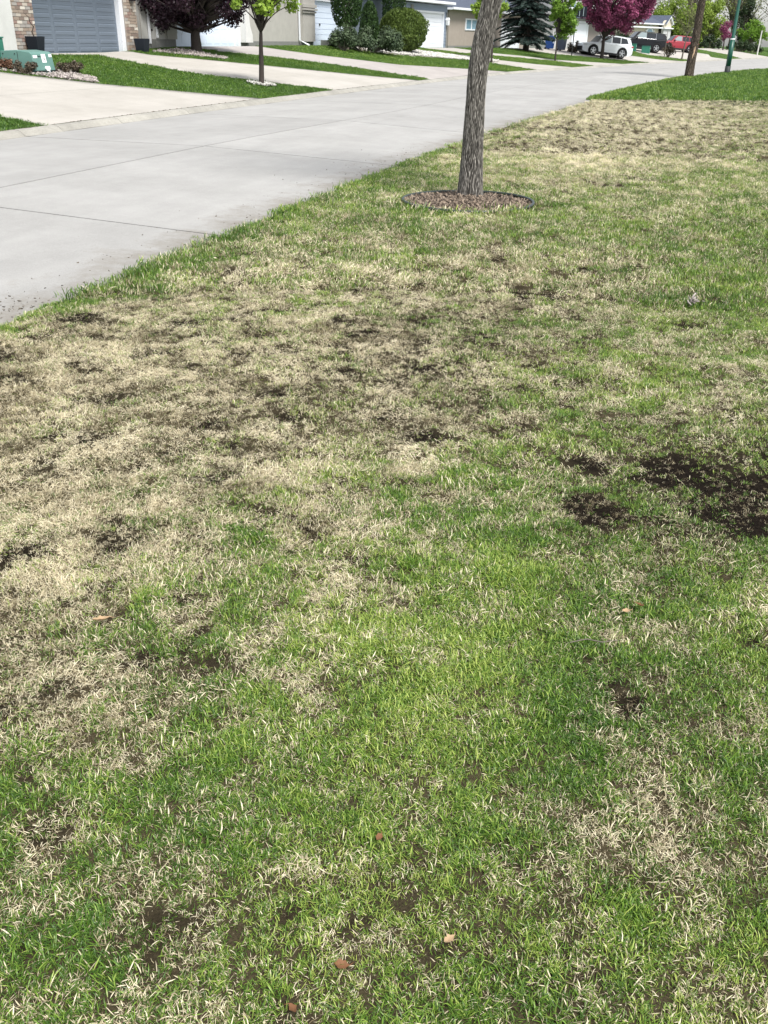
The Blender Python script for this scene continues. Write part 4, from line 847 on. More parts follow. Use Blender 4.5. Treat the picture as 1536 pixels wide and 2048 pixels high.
# ================================================================== houses
def stucco(name, c): return mat(name, c, .92, var=.10, scale=2.5, bump=.6, bscale=55, bdist=.006)
M_st_white = stucco('white_stucco', (.60, .60, .58)); M_st_grey = stucco('grey_stucco', (.42, .415, .395)); M_st_greige = stucco('greige_stucco', (.40, .385, .355)); M_st_taupe = stucco('taupe_stucco', (.33, .285, .25)); M_st_cream = stucco('cream_stucco', (.55, .50, .40)); M_st_pale = stucco('pale_stucco', (.50, .50, .50))
M_side = mat('blue_grey_siding', (.21, .25, .32), .7, var=.06, scale=4); M_found = mat('concrete_foundation', (.20, .20, .19), .9, var=.15, scale=4)
M_trim = mat('white_trim', (.74, .76, .80), .5, var=.03, scale=4); M_door_grey = mat('slate_grey_door', (.135, .165, .205), .45, var=.03, scale=2, spec=.4); M_door_white = mat('white_door', (.66, .74, .86), .5, var=.02, scale=2)
M_door_w2 = mat('white_door_plain', (.76, .79, .84), .5, var=.02); M_taupe_door = mat('taupe_door', (.27, .235, .215), .6)
M_mortar = mat('mortar', (.34, .31, .28), .95, var=.1, scale=30); M_shingle = mat('slate_shingles', (.075, .09, .125), .85, var=.3, scale=5, bump=.4, bscale=25); M_glass = mat('window_glass', (.20, .33, .42), .08, spec=.8)
M_black = mat('black_plastic', (.012, .016, .024), .5); M_blackmetal = mat('black_metal', (.02, .02, .022), .45)
BR = [mat('brick_tan', (.33, .265, .215), .9, var=.15, scale=30), mat('brick_pale', (.48, .43, .37), .9, var=.15, scale=30), mat('brick_rose', (.30, .21, .18), .9, var=.15, scale=30), mat('brick_brown', (.23, .18, .15), .9, var=.2, scale=30), mat('brick_cream', (.62, .57, .50), .9, var=.1, scale=30), mat('brick_grey', (.36, .335, .31), .9, var=.15, scale=30)]
def house(name, label, P, th, base):
    o = empty(name, (P[0], P[1], base), pi/2-th); tag(o, label, 'house'); return o
def part(name, parent, m, fn, **k):
    mb = MB(); fn(mb); return mb.build(name, m, parent, **k)
def wall(parent, m, u0, u1, z0, z1, y=0.0, d=.3, name='wall'): return part(name, parent, m, lambda b: b.box(u0, u1, y, y+d, z0, z1))
def hip(parent, u0, u1, depth, ze, rise, m, name='roof', over=.45, y0=0.0):
    a, b_, c, d = u0-over, u1+over, y0-over, y0+depth+over; h = (d-c)/2; k = min(h, (b_-a)/2-.1)
    mb = MB(); V = [(a, c, ze), (b_, c, ze), (b_, d, ze), (a, d, ze), (a+k, c+h, ze+rise), (b_-k, c+h, ze+rise)]
    V += [(x, y, z-.04) for x, y, z in V[:4]]
    mb.add(V, [(0, 1, 5, 4), (1, 2, 5), (2, 3, 4, 5), (3, 0, 4), (6, 7, 8, 9), (0, 1, 7, 6), (1, 2, 8, 7), (2, 3, 9, 8), (3, 0, 6, 9)])
    o = mb.build(name, m, parent)
    f = MB(); f.box(a, b_, c-.13, c-.002, ze-.16, ze-.02); f.box(a-.002, a+.12, c, d, ze-.18, ze-.045); f.box(b_-.12, b_+.002, c, d, ze-.18, ze-.045); f.build('gutter', M_trim, o)
    s = MB(); s.box(a+.1, b_-.1, c, y0-.003, ze-.17, ze-.145); s.build('soffit', M_trim, o)
    return o
def downspout(parent, u, z0, z1, y=-.07, kick=0.0):
    def f(b):
        b.box(u-.045, u+.045, y-.06, y+.0, z0+.25, z1)
        if kick: b.add([(u-.045, y-.06, z0+.25), (u+.045, y-.06, z0+.25), (u+.045, y, z0+.25), (u-.045, y, z0+.25), (u+kick-.045, y-.35, z0), (u+kick+.045, y-.35, z0), (u+kick+.045, y-.29, z0+.09), (u+kick-.045, y-.29, z0+.09)], [(0, 1, 5, 4), (1, 2, 6, 5), (2, 3, 7, 6), (3, 0, 4, 7), (4, 5, 6, 7)])
    return part('downspout', parent, M_trim, f)
def panel_mesh(w, h, m, name, t=.014, fr=.045):
    """raised panel with a sunken border, local origin at its lower left corner"""
    mb = MB(); o = [(0, 0), (w, 0), (w, h), (0, h)]; i1 = [(fr*.4, fr*.4), (w-fr*.4, fr*.4), (w-fr*.4, h-fr*.4), (fr*.4, h-fr*.4)]; i2 = [(fr, fr), (w-fr, fr), (w-fr, h-fr), (fr, h-fr)]
    V = [(x, -.001, z) for x, z in o]+[(x, t, z) for x, z in i1]+[(x, -t*.5, z) for x, z in i2]
    F = [(8, 9, 10, 11)]
    for a in (0, 4):
        for k in range(4): F.append((a+k, a+(k+1) % 4, a+4+(k+1) % 4, a+4+k))
    mb.add(V, F); me_o = mb.build(name, m); return me_o
def rep(src, parent, loc):
    o = src.copy(); COL.objects.link(o); o.parent = parent; o.location = loc; return o
# ---- house with the slate grey double door
h1 = house('brick_house', 'house with speckled brick piers and a slate grey panelled garage door at the left edge', (-19.5, 30), 0, 1.0)
wall(h1, M_st_white, -9.5, -4.85, -.3, 3.1, -.25, .5); wall(h1, M_st_grey, 2.175, 3.49, .42, 3.1, .22, .3); wall(h1, M_found, 2.175, 3.49, -.3, .417, .19, .3, 'foundation')
wall(h1, M_st_grey, -3.66, 1.45, 2.25, 3.1, .03, .3); part('side_wall', h1, M_st_white, lambda b: (b.box(-9.5, -9.2, .26, 8, -.3, 3.1), b.box(3.2, 3.49, .53, 8, -.3, 3.1), b.box(-9.2, 3.2, 7.7, 8, -.3, 3.1)))
hip(h1, -9.5, 3.49, 8, 3.25, 1.9, M_shingle, y0=-.1); downspout(h1, 3.40, .05, 3.05, .2)
for (a, b_) in ((-4.845, -3.665), (1.455, 2.17)):
    core = wall(h1, M_mortar, a+.012, b_-.012, -.3, 3.1, -.08, .35, 'pier_core'); nC = 5 if a < 0 else 3; L = (b_-a)/nC; Hc = .094; j = .014
    bm_full = {}; nrow = 33
    protos = []
    for mi, mm in enumerate(BR):
        q = MB(); q.box(0, L-j, 0, .06, 0, Hc-j); pr = q.build('brick', mm); protos.append(pr)
    qh = []
    for mi, mm in enumerate(BR):
        q = MB(); q.box(0, L/2-j, 0, .06, 0, Hc-j); qh.append(q.build('brick', mm))
    used = set()
    for rw in range(nrow):
        z = -.02+rw*Hc; off = (rw % 2)*L/2; c = 0; u = a
        items = ([('h', a)] if off else [])+[('f', a+off+L*i) for i in range(nC-(1 if off else 0))]+([('h', b_-L/2)] if off else [])
        for ty, ux in items:
            mi = random.choices(range(6), (5, 2.2, 2.5, 1.6, .9, 3))[0]; src = (protos if ty == 'f' else qh)[mi]
            rep(src, h1, (ux+j/2, -.105+random.uniform(-.006, .004), z))
    for p in protos+qh: bpy.data.objects.remove(p)
dr = part('garage_door', h1, M_door_grey, lambda b: b.box(-3.66, 1.215, .155, .2, 0, 2.16))
sf = panel_mesh(1.08, .175, M_door_grey, 'panel')
for r_ in range(9):
    for c_ in range(4): rep(sf, dr, (-3.585+c_*1.215, .154-.003, .035+r_*.236))
bpy.data.objects.remove(sf)
part('door_trim', h1, M_trim, lambda b: (b.box(1.215, 1.45, -.01, .25, -.02, 2.24), b.box(-3.72, -3.66, -.01, .25, 0, 2.24), b.box(-3.66, 1.215, -.01, .2, 2.163, 2.248)))
wl = part('wall_lamp', h1, M_blackmetal, lambda b: (b.prism([(1.74, 1.62), (1.9, 1.62), (1.95, 1.95), (1.69, 1.95)], -.28, -.13), b.box(1.79, 1.85, -.2, -.1, 1.94, 2.1)))
# ---- duplex
h2 = house('duplex_house', 'greige stucco duplex with two white garage doors and a corniced pier between them', (-19.5, 35), 0, 1.2)
wall(h2, M_st_grey, -1.49, -.75, .25, 3.2, 0, .3); wall(h2, M_found, -1.5, -.02, -.4, .248, -.02, .3, 'foundation'); wall(h2, M_st_greige, -.75, -.02, .25, 3.2, -.09, .39, 'pier')
for k in range(9): part('groove_band', h2, M_st_grey, lambda b, k=k: b.box(-.76, -.015, -.105, -.08, .45+k*.22, .62+k*.22))
wall(h2, M_st_greige, -.02, 5.72, 2.25, 3.2, .0, .3); wall(h2, M_st_greige, 5.74, 12.75, .2, 3.2, 0.02, .3); wall(h2, M_found, 5.74, 14.38, -.4, .198, -.0, .3, 'foundation')
part('buttress', h2, M_st_white, lambda b: b.prism([(5.74, .15), (6.45, .15), (6.42, .45), (6.2, .8), (6.12, 1.3), (6.12, 3.1), (5.74, 3.1)], -.28, .02))
pr_ = wall(h2, M_st_greige, 12.76, 14.38, .2, 3.2, -.14, .4, 'pier')
part('cornice', h2, M_st_greige, lambda b: (b.box(12.7, 14.44, -.20, -.14, 1.48, 1.56), b.box(12.66, 14.48, -.25, -.14, 1.6, 1.68), b.box(12.7, 14.44, -.22, -.14, 1.72, 1.86)))
wall(h2, M_st_greige, 14.38, 19.6, 2.14, 3.2, 0.03, .3); wall(h2, M_st_greige, 19.6, 21.6, -.3, 3.2, 0.0, .3)
part('side_wall', h2, M_st_greige, lambda b: (b.box(-1.49, -1.2, .31, 9, -.4, 3.2), b.box(21.3, 21.6, .31, 9, -.4, 3.2), b.box(-1.2, 21.3, 8.7, 9, -.4, 3.2)))
hip(h2, -1.2, 21.6, 9, 3.35, 2.0, M_shingle); downspout(h2, 12.45, .0, 3.2, -.03, .55); downspout(h2, -1.4, .05, 3.2, -.01)
def sect_door(par, u0, u1, h, rows, y, m, cols=0, ph=None):
    d = part('garage_door', par, m, lambda b: b.box(u0, u1, y+.03, y+.07, 0, h)); hh = h/rows
    if cols:
        w_ = (u1-u0)/cols; s = panel_mesh(w_-.10, hh-.10, m, 'panel', .012)
        for a_ in range(rows):
            for c_ in range(cols): rep(s, d, (u0+.05+c_*w_, y+.028, .05+a_*hh))
        bpy.data.objects.remove(s)
    else:
        q = MB(); q.box(0, u1-u0-.02, 0, .029, 0, hh-.018); s = q.build('panel', m, bevel=.006)
        for a_ in range(rows): rep(s, d, (u0+.01, y, .006+a_*hh))
        bpy.data.objects.remove(s)
    return d
sect_door(h2, .0, 5.52, 2.16, 4, .14, M_door_white, 8); part('door_trim', h2, M_trim, lambda b: (b.box(5.52, 5.73, -.01, .2, -.02, 2.24), b.box(-.019, 0.0, -.01, .2, 0, 2.24), b.box(0, 5.52, -.01, .2, 2.163, 2.247)))
sect_door(h2, 14.48, 19.4, 2.08, 8, .12, M_door_white); part('door_trim', h2, M_trim, lambda b: (b.box(19.4, 19.5, -.01, .2, 0, 2.16), b.box(14.385, 14.48, -.01, .2, 0, 2.16), b.box(14.48, 19.4, -.012, .2, 2.082, 2.163)))
part('door_handle', h2, M_blackmetal, lambda b: b.box(15.6, 15.72, .08, .12, .95, 1.05))
def lantern(par, u, z, y=-.16):
    return part('wall_lamp', par, M_white, lambda b: (b.prism([(u-.07, z), (u+.07, z), (u+.12, z+.30), (u-.12, z+.30)], y-.1, y+.1), b.prism([(u-.13, z+.302), (u+.13, z+.302), (u, z+.45)], y-.12, y+.12), b.box(u-.03, u+.03, y-.02, y+.16, z+.1, z+.16)))
lantern(h2, 21.3, 1.5)
pl_ = part('planter_box', h2, M_st_grey, lambda b: b.box(14.3, 15.6, -1.0, -.45, -.25, .28), bevel=.02)
# ---- blue grey sided house
h4 = house('siding_house', 'blue grey sided house with a white garage door behind the round bush', (-16.94, 66.89), radians(8), 1.1)
def siding(par, u0, u1, z0, z1, y, m):
    wall(par, m, u0, u1, z0, z1, y, .3)
    part('siding_board', par, m, lambda b: [b.prism([(z0+i*.2, y-.022), (z0+i*.2+.19, y-.004), (z0+i*.2+.19, y+.002), (z0+i*.2, y+.002)], u0+.001, u1-.001, 'x') if False else b.add([(u0, y-.022, z0+i*.2), (u1, y-.022, z0+i*.2), (u1, y-.004, z0+i*.2+.195), (u0, y-.004, z0+i*.2+.195), (u0, y, z0+i*.2), (u1, y, z0+i*.2)], [(0, 1, 2, 3), (0, 4, 5, 1)]) for i in range(int((z1-z0)/.2))])
siding(h4, -11.4, -5.2, 0, 2.5, 0, M_side); siding(h4, -5.2, .5, 2.12, 2.5, 0.0, M_side); siding(h4, -.07, .5, 0, 2.12, 0.0, M_side)
part('side_wall', h4, M_side, lambda b: (b.box(-11.4, -11.1, .31, 9, -.4, 2.5), b.box(.2, .5, .31, 9, -.4, 2.5), b.box(-11.1, .2, 8.7, 9, -.4, 2.5)))
part('corner_board', h4, M_found, lambda b: (b.box(.34, .52, -.04, -.022, 0, 2.1), b.box(-5.55, -5.2, -.05, -.022, 1.6, 2.4)))
sect_door(h4, -5.1, -.16, 2.0, 8, .1, M_door_w2); part('door_trim', h4, M_trim, lambda b: (b.box(-.16, -.07, -.03, .2, 0, 2.12), b.box(-5.2, -5.1, -.03, .2, 0, 2.12), b.box(-5.1, -.16, -.03, .2, 2.003, 2.118)))
hip(h4, -11.4, .3, 9, 2.72, 2.1, M_shingle, over=.4); downspout(h4, -6.63, .0, 2.5, -.03); lantern(h4, .3, 1.35, -.14)
# ---- taupe house
h5 = house('taupe_house', 'low taupe stucco house with a small white framed window and slate roof', (-17.61, 70.84), radians(9), 1.03)
wall(h5, M_st_taupe, 0.05, 10.9, .18, 2.45, 0, .3); wall(h5, M_found, .05, 10.9, -.4, .178, -.01, .3, 'foundation'); wall(h5, M_st_taupe, 10.9, 15.6, 2.13, 2.45, .0, .3); wall(h5, M_st_taupe, 15.6, 18.5, -.3, 2.45, .0, .3)
part('side_wall', h5, M_st_taupe, lambda b: (b.box(.05, .35, .31, 10, -.4, 2.45), b.box(18.2, 18.5, .31, 10, -.4, 2.45), b.box(.35, 18.2, 9.7, 10, -.4, 2.45)))
wf = part('window', h5, M_trim, lambda b: (b.box(3.12, 5.6, -.05, -.003, 1.2, 1.29), b.box(3.12, 5.6, -.05, -.003, 1.88, 1.97), b.box(3.12, 3.3, -.05, -.003, 1.29, 1.88), b.box(5.42, 5.6, -.05, -.003, 1.29, 1.88), b.box(4.3, 4.42, -.045, -.003, 1.29, 1.88)))
part('pane', wf, M_glass, lambda b: b.box(3.3, 4.3, -.02, -.004, 1.29, 1.88)); part('pane', wf, M_glass, lambda b: b.box(4.42, 5.42, -.02, -.004, 1.29, 1.88))
hip(h5, .05, 18.5, 10, 2.62, 2.4, M_shingle, over=.4); downspout(h5, 9.2, .0, 2.45, -.03)
sect_door(h5, 11.0, 15.5, 2.05, 8, .1, M_door_w2); part('door_trim', h5, M_trim, lambda b: (b.box(10.9, 11.0, -.02, .2, 0, 2.13), b.box(15.5, 15.6, -.02, .2, 0, 2.13), b.box(11, 15.5, -.02, .2, 2.052, 2.128)))
# ---- pale grey house
h6 = house('grey_house', 'pale grey two storey house with a brown garage door behind the white car', (-10.79, 99.4), radians(14), 1.0)
wall(h6, M_st_pale, -9, -.55, 0, 4.9, 0, .3); wall(h6, M_st_pale, -.55, 4.7, 2.2, 4.9, 0, .3); wall(h6, M_st_pale, 4.7, 5.6, 0, 4.9, 0, .3)
part('side_wall', h6, M_st_pale, lambda b: (b.box(-9, -8.7, .31, 9, -.4, 4.9), b.box(5.3, 5.6, .31, 9, -.4, 4.9), b.box(-8.7, 5.3, 8.7, 9, -.4, 4.9)))
sect_door(h6, -.4, 4.5, 2.1, 4, .1, M_taupe_door, 8); sect_door(h6, -4.5, -.95, 2.1, 4, -.08, M_door_w2)
part('door_trim', h6, M_trim, lambda b: (b.box(-.85, -.45, -.06, -.003, 0, 2.3), b.box(-4.6, -.86, -.12, -.003, 2.12, 2.3), b.box(-.44, 4.6, -.06, -.003, 2.205, 2.3)))
wf = part('window', h6, M_trim, lambda b: (b.box(-6.2, -4.2, -.06, -.003, 3.2, 3.36), b.box(-6.2, -4.2, -.06, -.003, 4.4, 4.55), b.box(-6.2, -6.03, -.06, -.003, 3.36, 4.4), b.box(-4.37, -4.2, -.06, -.003, 3.36, 4.4), b.box(-5.25, -5.15, -.05, -.003, 3.36, 4.4)))
part('pane', wf, M_glass, lambda b: b.box(-6.03, -4.37, -.02, -.004, 3.36, 4.4))
part('ledge_roof', h6, M_shingle, lambda b: b.add([(-9.2, -.8, 2.62), (5.8, -.8, 2.62), (5.8, -.003, 3.0), (-9.2, -.003, 3.0), (-9.2, -.8, 2.5), (5.8, -.8, 2.5), (5.8, -.003, 2.5), (-9.2, -.003, 2.5)], [(0, 1, 2, 3), (4, 5, 1, 0), (4, 7, 6, 5), (0, 3, 7, 4), (1, 5, 6, 2), (3, 2, 6, 7)]))
hip(h6, -9, 5.6, 9, 5.05, 2.2, M_shingle, over=.5)
# ---- cream house
h7 = house('cream_house', 'cream house with a slate gabled roof and an arched window behind the black car', (-6.45, 129.84), radians(20), 1.0)
wall(h7, M_st_cream, -9, 1.9, 0, 2.55, 0, .3); wall(h7, M_st_pale, 1.9, 4.2, 0, 2.2, -.7, .3); wall(h7, M_st_cream, 1.9, 4.2, 2.2, 2.7, -.68, .3)
part('side_wall', h7, M_st_cream, lambda b: (b.box(-9, -8.7, .31, 9, -.4, 2.6), b.box(3.9, 4.2, -.38, 9, -.4, 2.6), b.box(-8.7, 3.9, 8.7, 9, -.4, 2.6)))
a = np.linspace(0, pi, 13)
wf = part('arched_window', h7, M_trim, lambda b: b.prism([(-2.1, .9)]+[(-.9+1.2*-cos(t), 1.6+.75*sin(t)) for t in a]+[(.3, .9)], -.08, -.003))
part('pane', wf, M_glass, lambda b: b.prism([(-1.85, 1.0)]+[(-.9+.95*-cos(t), 1.6+.5*sin(t)) for t in a]+[(.05, 1.0)], -.1, -.082))
part('arch_surround', h7, M_st_white, lambda b: [b.prism([(-.9-(1.38)*cos(t0), 1.6+.93*sin(t0)), (-.9-1.38*cos(t1), 1.6+.93*sin(t1)), (-.9-1.24*cos(t1), 1.6+.79*sin(t1)), (-.9-1.24*cos(t0), 1.6+.79*sin(t0))], -.14, -.003) for t0, t1 in zip(a[:-1], a[1:])])
part('gable_wall', h7, M_st_cream, lambda b: b.prism([(1.9, 2.703), (4.2, 2.703), (4.05, 3.0), (3.1, 3.3), (2.1, 3.0)], -.68, -.4))
hip(h7, -9, 4.3, 9, 2.75, 1.7, M_shingle, over=.5)
part('gable_fascia', h7, M_trim, lambda b: (b.prism([(2.0, 2.72), (3.25, 3.62), (3.25, 3.45), (2.15, 2.66)], -.9, -.72), b.prism([(4.55, 2.72), (3.25, 3.62), (3.25, 3.45), (4.4, 2.66)], -.9, -.72), b.box(1.7, 4.5, -.9, -.7, 2.18, 2.3)))
part('gable_roof', h7, M_shingle, lambda b: (b.prism([(1.9, 2.7), (3.25, 3.68), (3.25, 3.62), (2.0, 2.7)], -.92, 3.5), b.prism([(4.6, 2.7), (3.25, 3.68), (3.25, 3.62), (4.5, 2.7)], -.92, 3.5)))
part('gutter', h7, M_trim, lambda b: b.box(-9.4, 1.7, -.64, -.52, 2.2, 2.34))

# ================================================================== vehicles
M_tyre = mat('tyre_rubber', (.015, .015, .016), .8); M_rim = mat('alloy_rim', (.45, .46, .48), .3, metal=.8); M_cglass = mat('car_glass', (.016, .02, .024), .12, spec=.45); M_cglass_l = mat('light_car_glass', (.22, .27, .28), .1, spec=.9)
M_clad = mat('dark_cladding', (.02, .02, .022), .6); M_chrome = mat('chrome', (.7, .7, .72), .15, metal=.9); M_red_l = mat('tail_lamp', (.35, .012, .02), .2, spec=.6); M_head_l = mat('head_lamp', (.6, .62, .64), .15, spec=.8); M_plate = mat('number_plate', (.6, .62, .65), .5)
def car(name, label, x, y, rz, L, Hh, Wd, paint, wb, wr, chrome_win=False, group=None, tilt=0.0):
    """nose towards local -x; profile lofted from stations along the length"""
    z = tz(x, y); root = empty(name, (x, y, z)); root.rotation_euler = (0, tilt, rz); tag(root, label, 'car')
    f0 = -L/2; ax1 = f0+.88; ax2 = ax1+wb; ar = wr+.055
    xs = sorted(set([f0+L*t for t in (0, .012, .03, .06, .1, .16, .22, .28, .34, .42, .5, .58, .66, .72, .78, .84, .9, .94, .97, .988, 1)]+[a_+ar*q for a_ in (ax1, ax2) for q in (-1.001, -.999, -.9, -.7, -.4, 0, .4, .7, .9, .999, 1.001)]))
    k = Hh/1.66
    belt = lambda X: k*float(np.interp((X-f0)/L, [0, .012, .04, .10, .2, .29, .5, .75, .93, .985, 1], [.62, .72, .80, .90, .97, 1.02, 1.04, 1.08, 1.10, 1.06, .98]))
    sill = lambda X: k*float(np.interp((X-f0)/L, [0, .03, .10, .9, .97, 1], [.36, .24, .20, .20, .30, .42]))
    hw = lambda X: Wd/2*float(np.interp((X-f0)/L, [0, .015, .05, .12, .3, .8, .93, .985, 1], [.66, .78, .90, .975, 1, 1, .97, .90, .84]))
    V = []; F = []
    for X in xs:
        zb = sill(X)
        for a_ in (ax1, ax2):
            if abs(X-a_) < ar: zb = max(zb, wr+math.sqrt(max(ar*ar-(X-a_)**2, 0)))
        zt = belt(X); zb = min(zb, zt-.12); w_ = hw(X); mid = zb+(zt-zb)*.45
        rowp = [(w_*.97, zb), (w_, mid), (w_*.985, zt-.07), (w_*.93, zt-.015), (w_*.55, zt+.02), (0, zt+.03)]
        pts = rowp+[(-a, b) for a, b in rowp[-2::-1]]; V += [(X, a, b) for a, b in pts]
    n = 11
    for i in range(len(xs)-1):
        for j in range(n-1): F.append((i*n+j, i*n+j+1, (i+1)*n+j+1, (i+1)*n+j))
        F.append((i*n, (i+1)*n, (i+1)*n+n-1, i*n+n-1))
    F.append(tuple(range(n))); F.append(tuple(range(len(xs)*n-1, (len(xs)-1)*n-1, -1)))
    mb = MB(); mb.add(V, F)
    # cabin
    cx0, cx1, rx0, rx1 = f0+L*.27, f0+L*.965, f0+L*.42, f0+L*.87; zr = Hh
    cab = [(cx0, k*1.0), (rx0-.05*L, zr-.10), (rx0, zr-.03), ((rx0+rx1)/2, zr), (rx1, zr-.05), (rx1+.06*L, zr-.16), (cx1, k*1.08)]
    V = []; F = []
    for X, Z in cab:
        wbelt = hw(X)*.92; wt = wbelt-(Z-k*1.0)*.26; V += [(X, wbelt, k*1.0), (X, wt, Z-.02), (X, wt*.86, Z), (X, -wt*.86, Z), (X, -wt, Z-.02), (X, -wbelt, k*1.0)]
    for i in range(len(cab)-1):
        for j in range(5): F.append((6*i+j, 6*i+j+1, 6*i+j+7, 6*i+j+6))
    F += [(5, 4, 3, 2, 1, 0), tuple(6*(len(cab)-1)+j for j in range(6))]
    mb.add(V, F); mb.build('body', paint, root, bevel=.012)
    def topz(X): return float(np.interp(X, [c[0] for c in cab], [c[1] for c in cab]))
    for sgn in (1, -1):
        def sidep(X, Z, o=.012):
            wbelt = hw(X)*.92; return (X, sgn*(wbelt-(Z-k*1.0)*.26+o), Z)
        zb = k*1.09; wins = [(cx0+.13*L, rx0+.115*L, 'front'), (rx0+.135*L, rx0+.30*L, 'rear'), (rx0+.315*L, rx1+.01*L, 'quarter')]
        for w0, w1, nm in wins:
            zt0, zt1 = min(topz(w0)-.07, zr-.11), min(topz(w1)-.07, zr-.11); zt0 = max(zt0, zb+.04)
            if nm == 'quarter': pts = [(w0, zb), (w1+.01*L, zb+.06), (w1-.03*L, zt1-.02), (w0, zt0)]
            elif nm == 'front': pts = [(w0-.075*L, zb), (w1, zb), (w1, zr-.11), (rx0+.01*L, zr-.11)]
            else: pts = [(w0, zb), (w1, zb), (w1, zr-.11), (w0, zr-.11)]
            q = MB(); P = [sidep(X, Z) for X, Z in pts]; Q = [sidep(X, Z, -.02) for X, Z in pts]; q.add(P+Q, [(0, 1, 2, 3), (0, 4, 5, 1), (1, 5, 6, 2), (2, 6, 7, 3), (3, 7, 4, 0)])
            q.build('side_window', M_cglass_l if nm == 'front' else M_cglass, root)
        if chrome_win:
            q = MB(); w0, w1 = cx0+.05*L, rx0+.305*L; q.tube([sidep(w0, zb-.02, .02), sidep(w1-.03, zb-.02, .02), sidep(w1+.02, zb+.03, .02), sidep(w1+.02, zr-.13, .02), sidep(w1-.04, zr-.09, .02), sidep(rx0+.02, zr-.09, .02), sidep(w0, zb-.02, .02)], .02, 5); q.build('window_chrome', M_chrome, root)
        q = MB(); X = cx0+.075*L; w_ = hw(X); q.box(X-.06, X+.06, min(sgn*w_*.93, sgn*(w_+.13)), max(sgn*w_*.93, sgn*(w_+.13)), k*1.04, k*1.17); q.build('mirror', M_clad if paint.name != 'red_paint' else M_clad, root, bevel=.02)
        for a_ in (ax1, ax2):
            wh = empty('wheel', (a_, sgn*(Wd/2-.115), wr)); wh.parent = root
            q = MB(); pr2 = [(wr, -.08), (wr, .08), (wr-.02, .105), (wr*.70, .108), (wr*.70, -.10), (wr-.02, -.105)]; nn = 24; V = []; F = []
            for i in range(nn):
                t = 2*pi*i/nn
                for rr_, yy_ in pr2: V.append((rr_*cos(t), sgn*yy_, rr_*sin(t)))
            for i in range(nn):
                for j in range(6): F.append((i*6+j, ((i+1) % nn)*6+j, ((i+1) % nn)*6+(j+1) % 6, i*6+(j+1) % 6))
            q.add(V, F); q.build('tyre', M_tyre, wh)
            q = MB(); q.tube([(0, sgn*.02, 0), (0, sgn*.03, 0)], [wr*.70, wr*.70], 24, mi=1); q.tube([(0, sgn*.03, 0), (0, sgn*.115, 0)], [.07, .06], 10)
            for s5 in range(5):
                t = 2*pi*s5/5+.3; d = Vector((cos(t), 0, sin(t))); e_ = Vector((-sin(t), 0, cos(t))); A_ = [d*.05+e_*.05, d*.05-e_*.05, d*wr*.69-e_*.035, d*wr*.69+e_*.035]
                q.add([Vector((p_.x, sgn*.11, p_.z)) for p_ in A_]+[Vector((p_.x, sgn*.06, p_.z)) for p_ in A_], [(0, 1, 2, 3), (0, 4, 5, 1), (1, 5, 6, 2), (2, 6, 7, 3), (3, 7, 4, 0)])
            nn2 = 24; V = []; F = []
            for i in range(nn2):
                t = 2*pi*i/nn2
                for rr_, yy_ in ((wr*.72, .11), (wr*.66, .112), (wr*.66, .04), (wr*.72, .04)): V.append((rr_*cos(t), sgn*yy_, rr_*sin(t)))
            for i in range(nn2):
                for j in range(4): F.append((i*4+j, ((i+1) % nn2)*4+j, ((i+1) % nn2)*4+(j+1) % 4, i*4+(j+1) % 4))
            q.add(V, F); q.build('rim', [M_rim, M_tyre], wh)
            # wheel arch moulding
            q = MB(); V = []; F = []; ts = np.linspace(-.25, pi+.25, 15)
            for t in ts:
                for rr_, oo in ((ar-.005, .006), (ar+.065, .010), (ar+.065, -.03), (ar-.005, -.03)):
                    V.append((a_+rr_*cos(t), sgn*(hw(a_)+oo), max(wr+rr_*sin(t), .19)))
            for i in range(14):
                for j in range(4): F.append((i*4+j, i*4+(j+1) % 4, i*4+4+(j+1) % 4, i*4+4+j))
            q.add(V, F); q.build('wheel_arch', M_clad, root)
            q = MB(); q.tube([(a_, sgn*(Wd/2-.30), wr), (a_, sgn*(Wd/2-.20), wr)], [ar+.02, ar+.02], 20); q.build('arch_liner', M_clad, root)
        q = MB(); q.box(f0+.9+ar, f0+.84+wb-ar, min(sgn*(Wd/2-.06), sgn*(Wd/2+.008)), max(sgn*(Wd/2-.06), sgn*(Wd/2+.008)), k*.17, k*.33); q.build('sill_trim', M_clad, root, bevel=.01)
        for X in (rx0+.125*L, rx0+.305*L):
            q = MB(); q.box(X-.09, X+.02, sgn*hw(X)-.008, sgn*hw(X)+.012, k*.90, k*.925); q.build('door_handle', paint, root)
        q = MB(); X = f0+.02; q.box(f0+.03, f0+.30, min(sgn*Wd*.30, sgn*Wd*.455), max(sgn*Wd*.30, sgn*Wd*.455), k*.74, k*.84); q.build('headlight', M_head_l, root, bevel=.02)
        q = MB(); X = f0+L; q.box(X-.32, X-.015, min(sgn*Wd*.28, sgn*Wd*.468), max(sgn*Wd*.28, sgn*Wd*.468), k*.90, k*1.0); q.build('tail_light', M_red_l, root, bevel=.02)
    q = MB(); w_ = hw(rx1)*.75; q.add([(cx1+.012, w_*1.05, k*1.12), (cx1+.012, -w_*1.05, k*1.12), (rx1+.062*L+.015, -w_*.9, zr-.19), (rx1+.062*L+.015, w_*.9, zr-.19)], [(0, 1, 2, 3)]); o = q.build('rear_window', M_cglass, root)
    q = MB(); w_ = hw(cx0)*.78; q.add([(cx0+.02, w_*1.05, k*1.03+.03), (cx0+.02, -w_*1.05, k*1.03+.03), (rx0-.052*L-.01, -w_*.9, zr-.12+.02), (rx0-.052*L-.01, w_*.9, zr-.12+.02)], [(0, 3, 2, 1)]); q.build('windscreen', M_cglass, root)
    q = MB(); q.box(f0+L-.10, f0+L+.015, -Wd*.40, Wd*.40, k*.30, k*.50); q.build('rear_bumper', M_clad, root, bevel=.03)
